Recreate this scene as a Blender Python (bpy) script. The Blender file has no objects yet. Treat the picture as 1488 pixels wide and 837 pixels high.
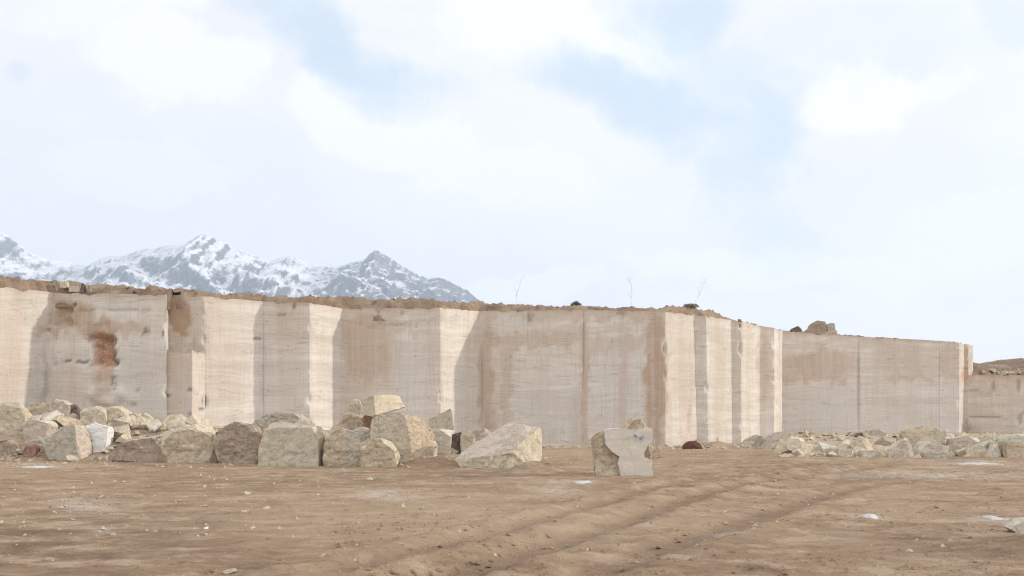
import bpy, bmesh, math, random
from mathutils import Vector, noise, Matrix, Euler

random.seed(7)
F, HY, CX, CH = 1447.0, 600.0, 744.0, 2.0      # focal in photo pixels, horizon row, centre column, eye height
scene = bpy.context.scene
COL = scene.collection
R = math.radians

def W(px, py, Y):
    return Vector(((px - CX) / F * Y, Y, CH + (HY - py) / F * Y))

def lerp(a, b, t): return a + (b - a) * t
def sst(a, b, x):
    t = max(0.0, min(1.0, (x - a) / (b - a)))
    return t * t * (3 - 2 * t)
def table(tab, x):
    if x <= tab[0][0]: return tab[0][1]
    for (x0, y0), (x1, y1) in zip(tab, tab[1:]):
        if x <= x1: return lerp(y0, y1, (x - x0) / (x1 - x0))
    return tab[-1][1]
def fbm(p, octs=4, lac=2.1, H=0.9):
    return noise.fractal(p, H, lac, octs, noise_basis='PERLIN_ORIGINAL')

# ------------------------------------------------------------------ scene objects
def tag(o, label=None, cat=None, group=None, kind=None):
    if label: o['label'] = label
    if cat: o['category'] = cat
    if group: o['group'] = group
    if kind: o['kind'] = kind
    return o
def empty(name, loc):
    o = bpy.data.objects.new(name, None); COL.objects.link(o); o.location = loc
    o.empty_display_size = 0.3
    return o
def link(name, me, mats=(), parent=None, loc=None):
    o = bpy.data.objects.new(name, me); COL.objects.link(o)
    for m in mats: me.materials.append(m)
    if parent: o.parent = parent
    if loc is not None: o.location = loc
    return o
def mesh_from(name, verts, faces, smooth=True):
    me = bpy.data.meshes.new(name); me.from_pydata(verts, [], faces); me.update()
    if smooth: me.polygons.foreach_set('use_smooth', [True] * len(me.polygons))
    return me
def put_attr(me, name, vals):
    a = me.attributes.new(name, 'FLOAT_COLOR', 'POINT')
    flat = []
    for v in vals: flat.extend((v[0], v[1], v[2], v[3] if len(v) > 3 else 1.0))
    a.data.foreach_set('color', flat)

# ------------------------------------------------------------------ node helper
class NT:
    def __init__(s, mat):
        s.t = mat.node_tree; s.n = s.t.nodes; s.l = s.t.links
    def add(s, typ, **kw):
        n = s.n.new(typ)
        for k, v in kw.items(): setattr(n, k, v)
        return n
    def set(s, sock, v):
        if isinstance(v, bpy.types.NodeSocket): s.l.new(v, sock)
        else: sock.default_value = v
    def math(s, op, a, b=0.0, clamp=False):
        n = s.add('ShaderNodeMath', operation=op); n.use_clamp = clamp
        s.set(n.inputs[0], a); s.set(n.inputs[1], b); return n.outputs[0]
    def mix(s, f, a, b, blend='MIX'):
        n = s.add('ShaderNodeMix', data_type='RGBA', blend_type=blend)
        n.clamp_factor = True
        s.set(n.inputs[0], f)
        for i, v in ((6, a), (7, b)):
            if isinstance(v, (tuple, list)): v = (*v[:3], 1.0)
            s.set(n.inputs[i], v)
        return n.outputs[2]
    def noise(s, vec, scale, detail=4, rough=0.55, dist=0.0):
        n = s.add('ShaderNodeTexNoise'); s.l.new(vec, n.inputs['Vector'])
        n.inputs['Scale'].default_value = scale; n.inputs['Detail'].default_value = detail
        n.inputs['Roughness'].default_value = rough; n.inputs['Distortion'].default_value = dist
        return n.outputs['Fac']
    def mapr(s, v, a, b, c=0.0, d=1.0):
        n = s.add('ShaderNodeMapRange'); n.interpolation_type = 'SMOOTHSTEP'
        s.set(n.inputs[0], v)
        for i, x in enumerate((a, b, c, d)): n.inputs[i + 1].default_value = x
        return n.outputs[0]
    def mapping(s, vec, scale=(1, 1, 1), rot=(0, 0, 0), loc=(0, 0, 0)):
        n = s.add('ShaderNodeMapping'); s.l.new(vec, n.inputs[0])
        n.inputs['Scale'].default_value = scale; n.inputs['Rotation'].default_value = rot
        n.inputs['Location'].default_value = loc
        return n.outputs[0]
    def attr(s, name):
        n = s.add('ShaderNodeAttribute', attribute_name=name)
        sp = s.add('ShaderNodeSeparateColor'); s.l.new(n.outputs['Color'], sp.inputs[0])
        return sp.outputs[0], sp.outputs[1], sp.outputs[2], n.outputs['Alpha']
    def bump(s, h, strength, dist):
        n = s.add('ShaderNodeBump'); n.inputs['Strength'].default_value = strength
        n.inputs['Distance'].default_value = dist; s.l.new(h, n.inputs['Height']); return n.outputs[0]
def new_mat(name):
    m = bpy.data.materials.new(name); m.use_nodes = True
    t = NT(m); b = t.n['Principled BSDF']
    b.inputs['Roughness'].default_value = 0.92
    b.inputs['Specular IOR Level'].default_value = 0.15
    return m, t, b

# ------------------------------------------------------------------ materials
def mat_wall():
    m, t, b = new_mat('travertine_face')
    co = t.add('ShaderNodeTexCoord').outputs['Object']
    warp = t.noise(t.mapping(co, (.25, .25, .5)), 1.0, 3)
    sx = t.add('ShaderNodeSeparateXYZ'); t.l.new(co, sx.inputs[0])
    cx = t.add('ShaderNodeCombineXYZ')
    zz = t.math('ADD', sx.outputs[2], t.math('MULTIPLY', warp, 0.9))
    t.set(cx.inputs[0], t.math('MULTIPLY', sx.outputs[0], .06)); t.set(cx.inputs[1], t.math('MULTIPLY', sx.outputs[1], .06)); t.set(cx.inputs[2], zz)
    strata = t.noise(cx.outputs[0], 2.2, 8, .72)
    strata2 = t.noise(cx.outputs[0], 9.0, 3, .6)
    saw = t.noise(t.mapping(co, (3.6, 3.6, .07)), 1.0, 6, .68)
    saw2 = t.noise(t.mapping(co, (1.0, 1.0, .05)), .9, 2, .5)
    blot = t.noise(t.mapping(co, (.55, .55, .45)), 1.0, 5, .6)
    spk = t.noise(co, 9.0, 5, .7)
    br, pale, dark, red = t.attr('stain_shade')
    c = t.mix(t.mapr(strata, .3, .72), (.515, .45, .38), (.655, .60, .53))
    c = t.mix(t.math('MULTIPLY', t.mapr(strata2, .5, .75), .22), c, (.42, .35, .28))
    c = t.mix(t.math('MULTIPLY', t.mapr(saw, .5, .75), .35), c, (.68, .63, .57))
    c = t.mix(t.math('MULTIPLY', t.mapr(saw, .5, .28), .28), c, (.43, .36, .30))
    c = t.mix(t.math('MULTIPLY', t.mapr(saw2, .45, .62), .40), c, (.50, .40, .31))
    c = t.mix(t.math('MULTIPLY', t.mapr(blot, .5, .72), .45), c, (.66, .60, .53))
    # pale washed areas
    pf = t.math('MULTIPLY', pale, t.mapr(blot, .25, .6), True)
    c = t.mix(t.math('MULTIPLY', pf, .85), c, (.53, .49, .44))
    # brown run-down stains, broken up by vertical streaks and blotches
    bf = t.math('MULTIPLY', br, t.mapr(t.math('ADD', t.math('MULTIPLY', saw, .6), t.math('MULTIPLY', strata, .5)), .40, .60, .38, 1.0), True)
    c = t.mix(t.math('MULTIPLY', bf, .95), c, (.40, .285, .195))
    rf = t.math('MULTIPLY', red, t.mapr(spk, .3, .6, .35, 1.0), True)
    c = t.mix(t.math('MULTIPLY', rf, .95), c, (.40, .20, .11))
    c = t.mix(t.math('MULTIPLY', t.mapr(spk, .62, .78), .35), c, (.30, .23, .17))
    line = t.noise(cx.outputs[0], 5.0, 2, .5)
    thin = t.mapr(t.math('ABSOLUTE', t.math('SUBTRACT', line, .5)), .030, .008)
    brk = t.noise(t.mapping(co, (.8, .8, .8), loc=(4, 2, 9)), 1.0, 4, .6)
    c = t.mix(t.math('MULTIPLY', t.math('MULTIPLY', thin, t.mapr(brk, .48, .64)), .42), c, (.30, .24, .18))
    thin2 = t.mapr(t.math('ABSOLUTE', t.math('SUBTRACT', strata, .46)), .014, .004)
    c = t.mix(t.math('MULTIPLY', t.math('MULTIPLY', thin2, t.mapr(brk, .58, .42)), .28), c, (.33, .265, .20))
    fine = t.noise(t.mapping(co, (14, 14, .5)), 1.0, 3, .6)
    c = t.mix(t.math('MULTIPLY', t.mapr(fine, .54, .68), .38), c, (.40, .33, .26))
    pits = t.mapr(t.noise(t.mapping(co, (1, 1, 2.0)), 4.2, 4, .6), .64, .71)
    c = t.mix(t.math('MULTIPLY', pits, .6), c, (.22, .17, .13))
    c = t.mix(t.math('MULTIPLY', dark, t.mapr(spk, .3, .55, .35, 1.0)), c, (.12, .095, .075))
    t.set(b.inputs['Base Color'], c)
    h = t.math('ADD', t.math('MULTIPLY', saw, .6), t.math('ADD', t.math('MULTIPLY', spk, .5), t.math('MULTIPLY', strata2, .5)))
    t.set(b.inputs['Normal'], t.bump(h, .55, .05))
    return m

ROCKS = {}
def mat_rock(key, c1, c2, c3, streak=0.0, bump=.6, crk=.28):
    m, t, b = new_mat('stone_' + key)
    co = t.add('ShaderNodeTexCoord').outputs['Object']
    n1 = t.noise(co, 1.5, 5, .62, .6)
    n2 = t.noise(co, 6.5, 6, .68)
    n3 = t.noise(t.mapping(co, (.6, .6, 4.0), (.12, .2, 0)), 1.3, 5, .6)
    c = t.mix(t.mapr(n1, .36, .66), c1, c2)
    c = t.mix(t.math('MULTIPLY', t.mapr(n2, .48, .7), .7), c, c3)
    c = t.mix(t.math('MULTIPLY', t.mapr(n3, .46, .68), .30 + streak), c, tuple(.62 * x for x in c1))
    c = t.mix(t.math('MULTIPLY', t.mapr(n2, .44, .26), .55), c, tuple(.45 * x for x in c2))
    n4 = t.noise(co, 2.1, 4, .6, 1.0)
    crack = t.mapr(t.math('ABSOLUTE', t.math('SUBTRACT', n4, .5)), .018, .004)
    c = t.mix(t.math('MULTIPLY', crack, crk), c, tuple(.35 * x for x in c1))
    n5 = t.noise(co, 14, 5, .75)
    c = t.mix(t.math('MULTIPLY', t.mapr(n5, .46, .32), .28), c, tuple(.5 * x for x in c1))
    c = t.mix(t.math('MULTIPLY', t.mapr(n5, .56, .70), .25), c, tuple(min(.82, 1.18 * x) for x in c3))
    t.set(b.inputs['Base Color'], c)
    h = t.math('ADD', n2, t.math('MULTIPLY', t.noise(co, 22, 4, .7), .5))
    h = t.math('SUBTRACT', h, t.math('MULTIPLY', crack, crk))
    t.set(b.inputs['Normal'], t.bump(h, min(1, bump * 1.2), .07))
    ROCKS[key] = m
mat_rock('grey', (0.495, 0.420, 0.312), (0.544, 0.468, 0.357), (0.594, 0.521, 0.407))
mat_rock('greygreen', (0.436, 0.376, 0.285), (0.475, 0.425, 0.335), (0.535, 0.473, 0.380))
mat_rock('cream', (0.554, 0.458, 0.326), (0.624, 0.536, 0.398), (0.693, 0.618, 0.489))
mat_rock('yellow', (.51, .42, .29), (.59, .51, .375), (.66, .60, .48))
mat_rock('pink', (0.495, 0.405, 0.321), (0.574, 0.482, 0.389), (0.643, 0.560, 0.462))
mat_rock('brown', (.33, .25, .18), (.41, .32, .235), (.51, .43, .34), .15)
mat_rock('white', (.74, .71, .66), (.80, .78, .75), (.70, .66, .60), 0, .35)
mat_rock('pale', (0.564, 0.492, 0.389), (0.634, 0.569, 0.462), (0.693, 0.627, 0.525))
mat_rock('dark', (.15, .115, .085), (.22, .17, .13), (.28, .23, .18))
mat_rock('red', (.30, .17, .115), (.38, .23, .16), (.42, .30, .22))
mat_rock('rust', (.10, .045, .028), (.13, .06, .038), (.16, .08, .05), 0, .3)
mat_rock('ochre', (.45, .335, .22), (.56, .455, .32), (.64, .56, .44), .15)
mat_rock('tan', (0.455, 0.357, 0.240), (0.544, 0.449, 0.326), (0.614, 0.531, 0.407))

mat_rock('sawn', (0.554, 0.492, 0.403), (0.594, 0.536, 0.443), (0.624, 0.560, 0.471), 0, .12, 0.0)
def dirt_colour(t, co, dark_attr=None):
    n1 = t.noise(co, .16, 4, .55, .4)
    n2 = t.noise(t.mapping(co, (.7, 1.2, 1), (0, 0, R(-14))), .95, 8, .72, .5)
    n3 = t.noise(co, 4.0, 8, .78)
    n4 = t.noise(t.mapping(co, (1, 1, 1), (0, 0, .4)), .42, 5, .6, .3)
    c = t.mix(t.mapr(n1, .35, .65), (0.308, 0.204, 0.127), (0.373, 0.259, 0.165))
    c = t.mix(t.math('MULTIPLY', t.mapr(n2, .48, .64), .75), c, (0.468, 0.353, 0.244))
    c = t.mix(t.math('MULTIPLY', t.mapr(n2, .48, .32), .75), c, (0.169, 0.106, 0.065))
    c = t.mix(t.math('MULTIPLY', t.mapr(n4, .55, .72), .5), c, (0.348, 0.285, 0.211))
    c = t.mix(t.math('MULTIPLY', t.mapr(n3, .52, .70), .45), c, (0.468, 0.367, 0.264))
    c = t.mix(t.math('MULTIPLY', t.mapr(n3, .46, .30), .55), c, (0.139, 0.092, 0.061))
    return c, n2, n3
def mat_ground():
    m, t, b = new_mat('dry_clay')
    co = t.add('ShaderNodeTexCoord').outputs['Object']
    c, n2, n3 = dirt_colour(t, co)
    rut, palea, chalk, darker = t.attr('soil')
    c = t.mix(t.math('MULTIPLY', t.math('MULTIPLY', darker, t.mapr(n2, .64, .40)), .85), c, (.165, .112, .072))
    c = t.mix(t.math('MULTIPLY', rut, .5), c, (0.199, 0.131, 0.087))
    c = t.mix(t.math('MULTIPLY', palea, .75), c, (0.458, 0.338, 0.230))
    vo = t.add('ShaderNodeTexVoronoi'); t.l.new(co, vo.inputs['Vector']); vo.inputs['Scale'].default_value = 5.0
    sel = t.noise(co, .55, 3, .6)
    fl = t.math('MULTIPLY', t.mapr(vo.outputs['Distance'], .13, .07), t.mapr(sel, .52, .66))
    c = t.mix(t.math('MULTIPLY', fl, .75), c, (.62, .55, .46))
    cf = t.math('MULTIPLY', chalk, t.mapr(n3, .35, .6), True)
    c = t.mix(cf, c, (.60, .53, .45))
    t.set(b.inputs['Base Color'], c)
    h = t.math('ADD', t.math('MULTIPLY', n2, 1.2), n3)
    h = t.math('ADD', h, t.math('MULTIPLY', t.noise(co, 18, 5, .7), .5))
    t.set(b.inputs['Normal'], t.bump(h, .8, .10))
    return m
def mat_cap():
    m, t, b = new_mat('overburden_soil')
    co = t.add('ShaderNodeTexCoord').outputs['Object']
    n1 = t.noise(co, .35, 4, .6); n2 = t.noise(co, 1.6, 7, .75); n3 = t.noise(co, 8, 5, .7)
    c = t.mix(t.mapr(n1, .38, .62), (.225, .15, .10), (.32, .235, .165))
    c = t.mix(t.math('MULTIPLY', t.mapr(n2, .5, .7), .7), c, (.42, .32, .22))
    c = t.mix(t.math('MULTIPLY', t.mapr(n2, .48, .34), .8), c, (.12, .085, .06))
    c = t.mix(t.math('MULTIPLY', t.mapr(n3, .58, .75), .5), c, (.46, .38, .29))
    t.set(b.inputs['Base Color'], c)
    t.set(b.inputs['Normal'], t.bump(t.math('ADD', n2, n3), .8, .12))
    return m
def mat_plain(name, col, var=.25, scale=6):
    m, t, b = new_mat(name)
    co = t.add('ShaderNodeTexCoord').outputs['Object']
    n = t.noise(co, scale, 4, .6)
    t.set(b.inputs['Base Color'], t.mix(n, tuple(c * (1 - var) for c in col), tuple(min(.9, c * (1 + var)) for c in col)))
    return m
def mat_mountain():
    m, t, b = new_mat('snowy_rock')
    co = t.add('ShaderNodeTexCoord').outputs['Object']
    geo = t.add('ShaderNodeNewGeometry')
    sn = t.add('ShaderNodeSeparateXYZ'); t.l.new(geo.outputs['Normal'], sn.inputs[0])
    snow, _, _, _ = t.attr('snow')
    n1 = t.noise(t.mapping(co, (1, 1, 1)), .021, 8, .76, 1.0)
    n2 = t.noise(t.mapping(co, (1.2, 1.2, .40)), .045, 6, .75, .8)
    k = t.math('ADD', t.math('MULTIPLY', n1, 1.0), t.math('MULTIPLY', n2, .55))
    k = t.math('ADD', k, t.math('MULTIPLY', t.math('SUBTRACT', sn.outputs[2], .72), 1.3))
    k = t.math('ADD', k, t.math('MULTIPLY', snow, .6))
    f = t.mapr(k, .98, 1.28)
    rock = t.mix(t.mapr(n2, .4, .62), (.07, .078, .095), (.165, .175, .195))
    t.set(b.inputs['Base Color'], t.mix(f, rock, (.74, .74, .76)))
    t.set(b.inputs['Normal'], t.bump(n2, .9, 14))
    return m

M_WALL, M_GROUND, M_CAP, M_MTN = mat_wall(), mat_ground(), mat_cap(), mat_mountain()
M_SNOW = mat_plain('old_snow', (.50, .48, .45), .2, 12)
M_TWIG = mat_plain('dead_twig', (.20, .16, .12))
M_SCRUB = mat_plain('dry_scrub', (.16, .145, .095), .5, 9)
M_BLUE = mat_plain('blue_paint', (.20, .27, .36), .25, 30)

# ------------------------------------------------------------------ ground
def gpt(px, py):
    Y = CH * F / (py - HY); return ((px - CX) / F * Y, Y)
TRACKS = [
    ([gpt(560, 862), gpt(744, 812), gpt(909, 760), gpt(1064, 708), gpt(1300, 676)], .34, .095),
    ([gpt(480, 832), gpt(700, 780), gpt(850, 738), gpt(980, 704), gpt(1180, 676)], .30, .085),
    ([gpt(760, 870), gpt(900, 822), gpt(1060, 768), gpt(1240, 712), gpt(1480, 682)], .30, .06),
    ([gpt(-80, 735), gpt(150, 722), gpt(480, 716), gpt(760, 712), gpt(1000, 696)], .18, .03),
]
def dseg(x, y, pts):
    best = 1e9; s0 = 0; sb = 0
    for (ax, ay), (bx, by) in zip(pts, pts[1:]):
        dx, dy = bx - ax, by - ay; L2 = dx * dx + dy * dy
        t = max(0, min(1, ((x - ax) * dx + (y - ay) * dy) / L2))
        d = (x - ax - t * dx) ** 2 + (y - ay - t * dy) ** 2
        if d < best: best = d; sb = s0 + t * math.sqrt(L2)
        s0 += math.sqrt(L2)
    return math.sqrt(best), sb
def curve(pts, n=8):
    out = []
    P = [pts[0]] + list(pts) + [pts[-1]]
    for i in range(1, len(P) - 2):
        for k in range(n):
            t = k / n
            out.append(tuple(.5 * ((2 * P[i][j]) + (-P[i-1][j] + P[i+1][j]) * t + (2*P[i-1][j] - 5*P[i][j] + 4*P[i+1][j] - P[i+2][j]) * t*t
                       + (-P[i-1][j] + 3*P[i][j] - 3*P[i+1][j] + P[i+2][j]) * t**3) for j in (0, 1)))
    out.append(pts[-1]); return out
TRACKS = [(curve(p), w, d * .8) for p, w, d in TRACKS]
def gauss(x, y, cx, cy, rx, ry, h):
    q = ((x - cx) / rx) ** 2 + ((y - cy) / ry) ** 2
    return h * math.exp(-q) if q < 9 else 0.0
def gbase(x, y):
    """large shapes only: banks of rubble along the foot of the walls"""
    z = 0.0
    if 36 < y < 90:
        A = table([(-40, 1.5), (-18, 1.4), (-11, 1.15), (-8.5, .95), (-4.5, .8), (-2.5, .5), (-.5, .12), (1.5, 0)], x)
        y0 = table([(-40, 42.0), (-14, 41.0), (-9, 40.0), (-4, 40.0), (2, 44)], x)
        z += A * sst(y0, y0 + 4.0, y)
        B = table([(10, 0), (14, .05), (18, .35), (22, .55), (34, .45), (50, .35)], x)
        z += B * sst(54, 63, y)
    z += gauss(x, y, .95, 33.6, .75, .55, .30) + gauss(x, y, .45, 34.0, .6, .5, .2) + gauss(x, y, -2.6, 39.0, 1.3, 1.6, .42)
    z += gauss(x, y, -3.4, 37.2, .8, .7, .22)
    z += gauss(x, y, 7.4, 14.6, .9, .7, .16) + gauss(x, y, 11.6, 57.0, 1.4, 1.5, .35)
    return z
def ground_at(x, y):
    z = gbase(x, y); rut = 0.0; far = sst(120, 75, y) if y > 0 else 0
    if far > 0 and abs(x) < 60 and y > 4:
        p = Vector((x, y, 0))
        z += .06 * fbm(p * .09, 3) * far
        z += .025 * fbm(p * .45 + Vector((5, 1, 0)), 4) * far
        if y < 62:
            cl = noise.noise(p * 1.7 + Vector((3, 9, 2)))
            z += .020 * fbm(p * 1.9, 4) * (1 + 1.2 * max(0, cl))
            zz = fbm(Vector((x * 5.0, y * 5.5, 1.7)), 2)
            z += .022 * zz * (1 + 1.6 * max(0, cl))
            if y < 42 and abs(x) < .62 * y:
                mk = sst(-.05, .35, noise.noise(p * .38 + Vector((8, 2, 5))) + .3 * noise.noise(p * 1.4))
                if mk > 0:
                    vd = noise.voronoi(Vector((x * 2.6 + .3 * zz, y * 2.6, 3)))[0][0]
                    z += .20 * mk * max(0, .42 - vd) * (.4 + .8 * abs(noise.noise(p * 3.1)))
                    vd = noise.voronoi(Vector((x * 5.2, y * 5.2, 9)))[0][0]
                    z += .09 * mk * max(0, .42 - vd)
        if y < 45:
            for pts, w, dep in TRACKS:
                d, s = dseg(x, y, pts)
                d += .10 * noise.noise(Vector((x * .9, y * .9, 4)))
                if d < 4 * w:
                    a = math.exp(-(d / w) ** 4); bb = math.exp(-((d - 1.9 * w) / (.7 * w)) ** 2)
                    z += -dep * a * (1 + .45 * math.sin(s * 20)) + dep * .75 * bb * (1 + 1.1 * noise.noise(p * 2.5))
                    rut = max(rut, a * min(1, dep / .04))
    return z, rut
def grow(a, b, step, ratio):
    out = []; x = a; s = step
    while x < b:
        out.append(x); x += s; s *= ratio
    out.append(b); return out
CHALK = [(65, 678, 55, 5), (835, 702, 45, 4), (1265, 752, 40, 5), (1440, 752, 40, 6), (150, 773, 30, 6), (1420, 672, 60, 4), (1060, 778, 40, 4), (560, 720, 60, 10), (1350, 690, 150, 8), (800, 712, 50, 4), (120, 735, 50, 12)]
def build_ground():
    xs = grow(0, 22, .115, 1.0)[:-1] + grow(22, 40, .13, 1.02)[:-1] + grow(40, 7600, 1.2, 1.28)
    xs = [-x for x in reversed(xs[1:])] + xs
    ys = [-7600, -3000, -1000, -300, -100, -40, -15, -4, 2, 6] + grow(8, 30, .095, 1.0)[:-1] + grow(30, 76, .11, 1.008)[:-1] + grow(76, 7600, .8, 1.3)
    V = []; A = []
    for y in ys:
        for x in xs:
            z, rut = ground_at(x, y)
            ch = pl = dk = 0.0
            if 6 < y < 75:
                px = CX + x / y * F; py = HY + CH / y * F
                for cx, cy, rx, ry in CHALK:
                    q = ((px - cx) / rx) ** 2 + ((py - cy) / ry) ** 2
                    if q < 4: ch = max(ch, math.exp(-q * 1.5))
                pl = max(0, min(1, .5 * sst(46, 56, y) * sst(16, 8, x) + .55 * math.exp(-((px - 680) / 330) ** 2 - ((py - 760) / 40) ** 2)))
                for cx, cy, rx, ry, k_ in ((110, 790, 260, 55, .9), (1440, 795, 150, 35, .8), (600, 690, 260, 14, .5), (1250, 690, 280, 14, .6), (1000, 800, 200, 30, .35), (360, 705, 200, 14, .4)):  # broad patches where the soil colour is darker
                    dk = max(dk, k_ * math.exp(-((px - cx) / rx) ** 2 - ((py - cy) / ry) ** 2))
                if x > 12: pl = max(pl, sst(46, 52, y) * sst(12, 17, x)); ch = max(ch, .5 * sst(45, 50, y) * sst(12, 17, x))
                if x < -2: ch = max(ch, .45 * sst(41, 44, y))
            V.append((x, y, z)); A.append((rut, pl, ch * .6, dk))
    nx = len(xs)
    Fc = [(j * nx + i, j * nx + i + 1, (j + 1) * nx + i + 1, (j + 1) * nx + i) for j in range(len(ys) - 1) for i in range(nx - 1)]
    me = mesh_from('ground', V, Fc); put_attr(me, 'soil', A)
    tag(link('ground', me, [M_GROUND]), kind='structure')
build_ground()

# ------------------------------------------------------------------ quarry walls
# plan of the cut faces, left to right: photo column, distance, row of the stone's top edge, (column at the foot)
P = [(-110, 43.5, 403), (79, 48.7, 425, 57), (242, 48.7, 428), (245, 50.3, 428), (297, 50.3, 430), (382, 52.7, 438), (450, 52.7, 440),
     (498, 55.2, 448), (640, 55.2, 447), (697, 58.5, 452), (848, 58.15, 450), (967, 58.0, 453), (1009, 61, 457.5, 1014), (1026, 61, 459, 1029),
     (1063, 63.5, 465, 1065), (1077, 63.5, 467), (1104, 66, 473), (1125, 66.3, 477.5), (1137, 74, 481), (1250, 74.7, 489), (1365, 75.4, 495),
     (1394, 75.6, 498), (1401, 80, 500), (1407, 80, 500), (1414, 83, 502)]
def corner(i):
    p = P[i]; top = W(p[0], p[2], p[1]); bot = W(p[3] if len(p) > 3 else p[0], HY, p[1])
    return bot.x, top.x, p[1], top.z
# stains and painted shade: (column, row, half width, half height, kind, amount); kinds b brown, p pale, d dark cracks and painted shade, r red
ST = [(953, 550, 17, 130, 'b', 1.0), (906, 560, 7, 110, 'b', .35), (851, 555, 7, 110, 'b', .75), (706, 545, 10, 120, 'b', .75), (736, 560, 9, 80, 'b', .55), (775, 494, 90, 13, 'b', .55),
      (905, 500, 60, 10, 'b', .4), (532, 505, 36, 62, 'b', .75), (520, 560, 30, 60, 'b', .35), (104, 457, 36, 26, 'b', 1.0), (168, 474, 42, 14, 'b', .75), (262, 458, 17, 34, 'b', 1.3),
      (150, 560, 16, 55, 'b', .45), (100, 560, 30, 40, 'b', .25), (338, 540, 22, 60, 'b', .25), (320, 500, 40, 80, 'b', .1), (990, 540, 14, 60, 'b', .30), (1043, 560, 10, 90, 'b', .15),
      (1005, 560, 5, 100, 'b', .4), (1115, 530, 12, 60, 'b', .5), (1190, 528, 60, 22, 'b', .65), (1190, 551, 60, 6, 'r', .45), (1325, 546, 40, 9, 'b', .5), (1320, 520, 60, 25, 'b', .25),
      (1380, 528, 18, 28, 'b', .55), (1440, 550, 60, 10, 'r', .35), (1405, 525, 6, 40, 'b', .8), (20, 560, 35, 35, 'b', .2), (30, 470, 60, 60, 'b', .08),
      (420, 470, 40, 30, 'b', .3), (262, 560, 14, 60, 'b', .35), (600, 455, 60, 10, 'b', .3), (760, 455, 70, 9, 'b', .45), (900, 456, 80, 9, 'b', .6), (470, 520, 14, 50, 'b', .08),
      (560, 480, 80, 6, 'b', .4), (840, 610, 14, 50, 'b', .3),
      (805, 590, 55, 52, 'p', .9), (600, 545, 35, 85, 'p', .75), (905, 570, 45, 80, 'p', .7), (1195, 600, 58, 45, 'p', .9), (760, 470, 60, 14, 'p', .6), (1310, 600, 60, 60, 'p', .5),
      (200, 560, 45, 70, 'p', .7), (110, 545, 45, 45, 'p', .4), (415, 570, 34, 60, 'p', .4), (675, 590, 20, 60, 'p', .5), (1385, 590, 14, 50, 'p', .8), (150, 440, 80, 9, 'p', .6),
      (150, 508, 20, 24, 'r', 1.1), (163, 538, 5, 14, 'r', .5), (136, 491, 13, 6, 'r', .6), (150, 478, 34, 8, 'b', 1.1), (165, 512, 3, 24, 'd', .55), (160, 492, 14, 3, 'd', .35), (166, 552, 4, 10, 'd', .5), (147, 562, 9, 36, 'b', .6), (174, 590, 20, 7, 'b', .5), (1450, 590, 60, 60, 'b', .3), (268, 500, 26, 6, 'd', .22), (262, 540, 18, 30, 'b', .5), (90, 440, 20, 14, 'b', .8), (75, 478, 26, 6, 'b', .8), (258, 482, 14, 6, 'r', .8), (152, 540, 9, 22, 'b', .9),  # dark on the hollow's edges and the notch above the buttress is painted shade
      (78, 522, 8, 2.2, 'd', 1.0), (98, 525, 6, 2, 'd', .9), (122, 526, 11, 2.2, 'd', .9), (213, 481, 3, 8, 'd', .9), (206, 485, 9, 1.6, 'd', .7), (237, 484, 3, 6, 'd', .9), (168, 560, 3, 6, 'd', .4),
      (200, 546, 40, 2.5, 'd', .22), (198, 568, 7, 2, 'd', .5), (244, 574, 2.5, 3.5, 'd', .9), (276, 567, 5, 2, 'd', .8), (276, 602, 3, 6, 'd', .5), (294, 582, 1.5, 8, 'd', .8), (293, 594, 4, 3, 'd', .8), (284, 573, 6, 1.5, 'd', .6),
      (422, 458, 24, 1.6, 'd', .6), (428, 444, 3, 5, 'd', .9), (376, 491, 9, 1.5, 'd', .8), (383, 530, 1.5, 90, 'd', .35), (720, 584.5, 30, 1.6, 'd', .6), (700, 560, 1.5, 60, 'd', .35),
      (570, 470, 70, 1.6, 'd', .35), (560, 505, 60, 1.5, 'd', .18), (848, 500, 1.5, 60, 'd', .4), (875, 580, 1.2, 60, 'd', .35), (770, 462, 3, 12, 'd', .6), (778, 458, 2, 6, 'd', .5), (902, 456, 6, 4, 'd', .5),
      (1248, 560, 1.8, 80, 'd', .45), (1365, 570, 1.2, 75, 'd', .3), (1430, 605, 32, 1.6, 'd', .6), (1410, 568, 14, 2, 'd', .35), (1444, 560, 3, 9, 'd', .5), (1480, 560, 3, 12, 'd', .5), (1486, 610, 4, 12, 'd', .5),
      (1407, 630, 6, 14, 'd', .4), (1043, 640, 2, 5, 'd', .6), (1350, 585, 30, 1.3, 'd', .15), (1190, 580, 50, 1.5, 'd', .15), (800, 560, 4, 3, 'd', .3), (1400, 535, 10, 2, 'd', .3), (128, 470, 60, 1.6, 'd', .35), (150, 450, 90, 1.4, 'd', .35), (470, 500, 3, 40, 'd', .08),
      (66, 480, 12, 1.6, 'd', .6), (545, 458, 12, 2, 'd', .3), (548, 452, 3, 5, 'd', .5), (583, 455, 2, 5, 'd', .6), (66, 560, 4, 60, 'd', .25)]
def stain_shade(px, py):
    v = {'b': 0., 'p': 0., 'd': 0., 'r': 0.}
    wx = px + 9 * fbm(Vector((px * .045, py * .03, 1)), 6) + 4 * noise.noise(Vector((px * .22, py * .12, 3))); wy = py + 15 * fbm(Vector((px * .07, py * .04, 7)), 6)
    for cx, cy, rx, ry, k, a in ST:
        sml = min(rx, ry) < 4
        q = ((px if sml else wx) - cx) / rx, ((py if sml else wy) - cy) / ry
        if abs(q[0]) < 1.5 and abs(q[1]) < 1.5:
            d = (abs(q[0]) ** 3 + abs(q[1]) ** 3) ** (1 / 3) if not sml else math.hypot(*q)
            v[k] = max(v[k], a * sst(1.2, .6, d))
    return v
BIS = {}
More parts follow.
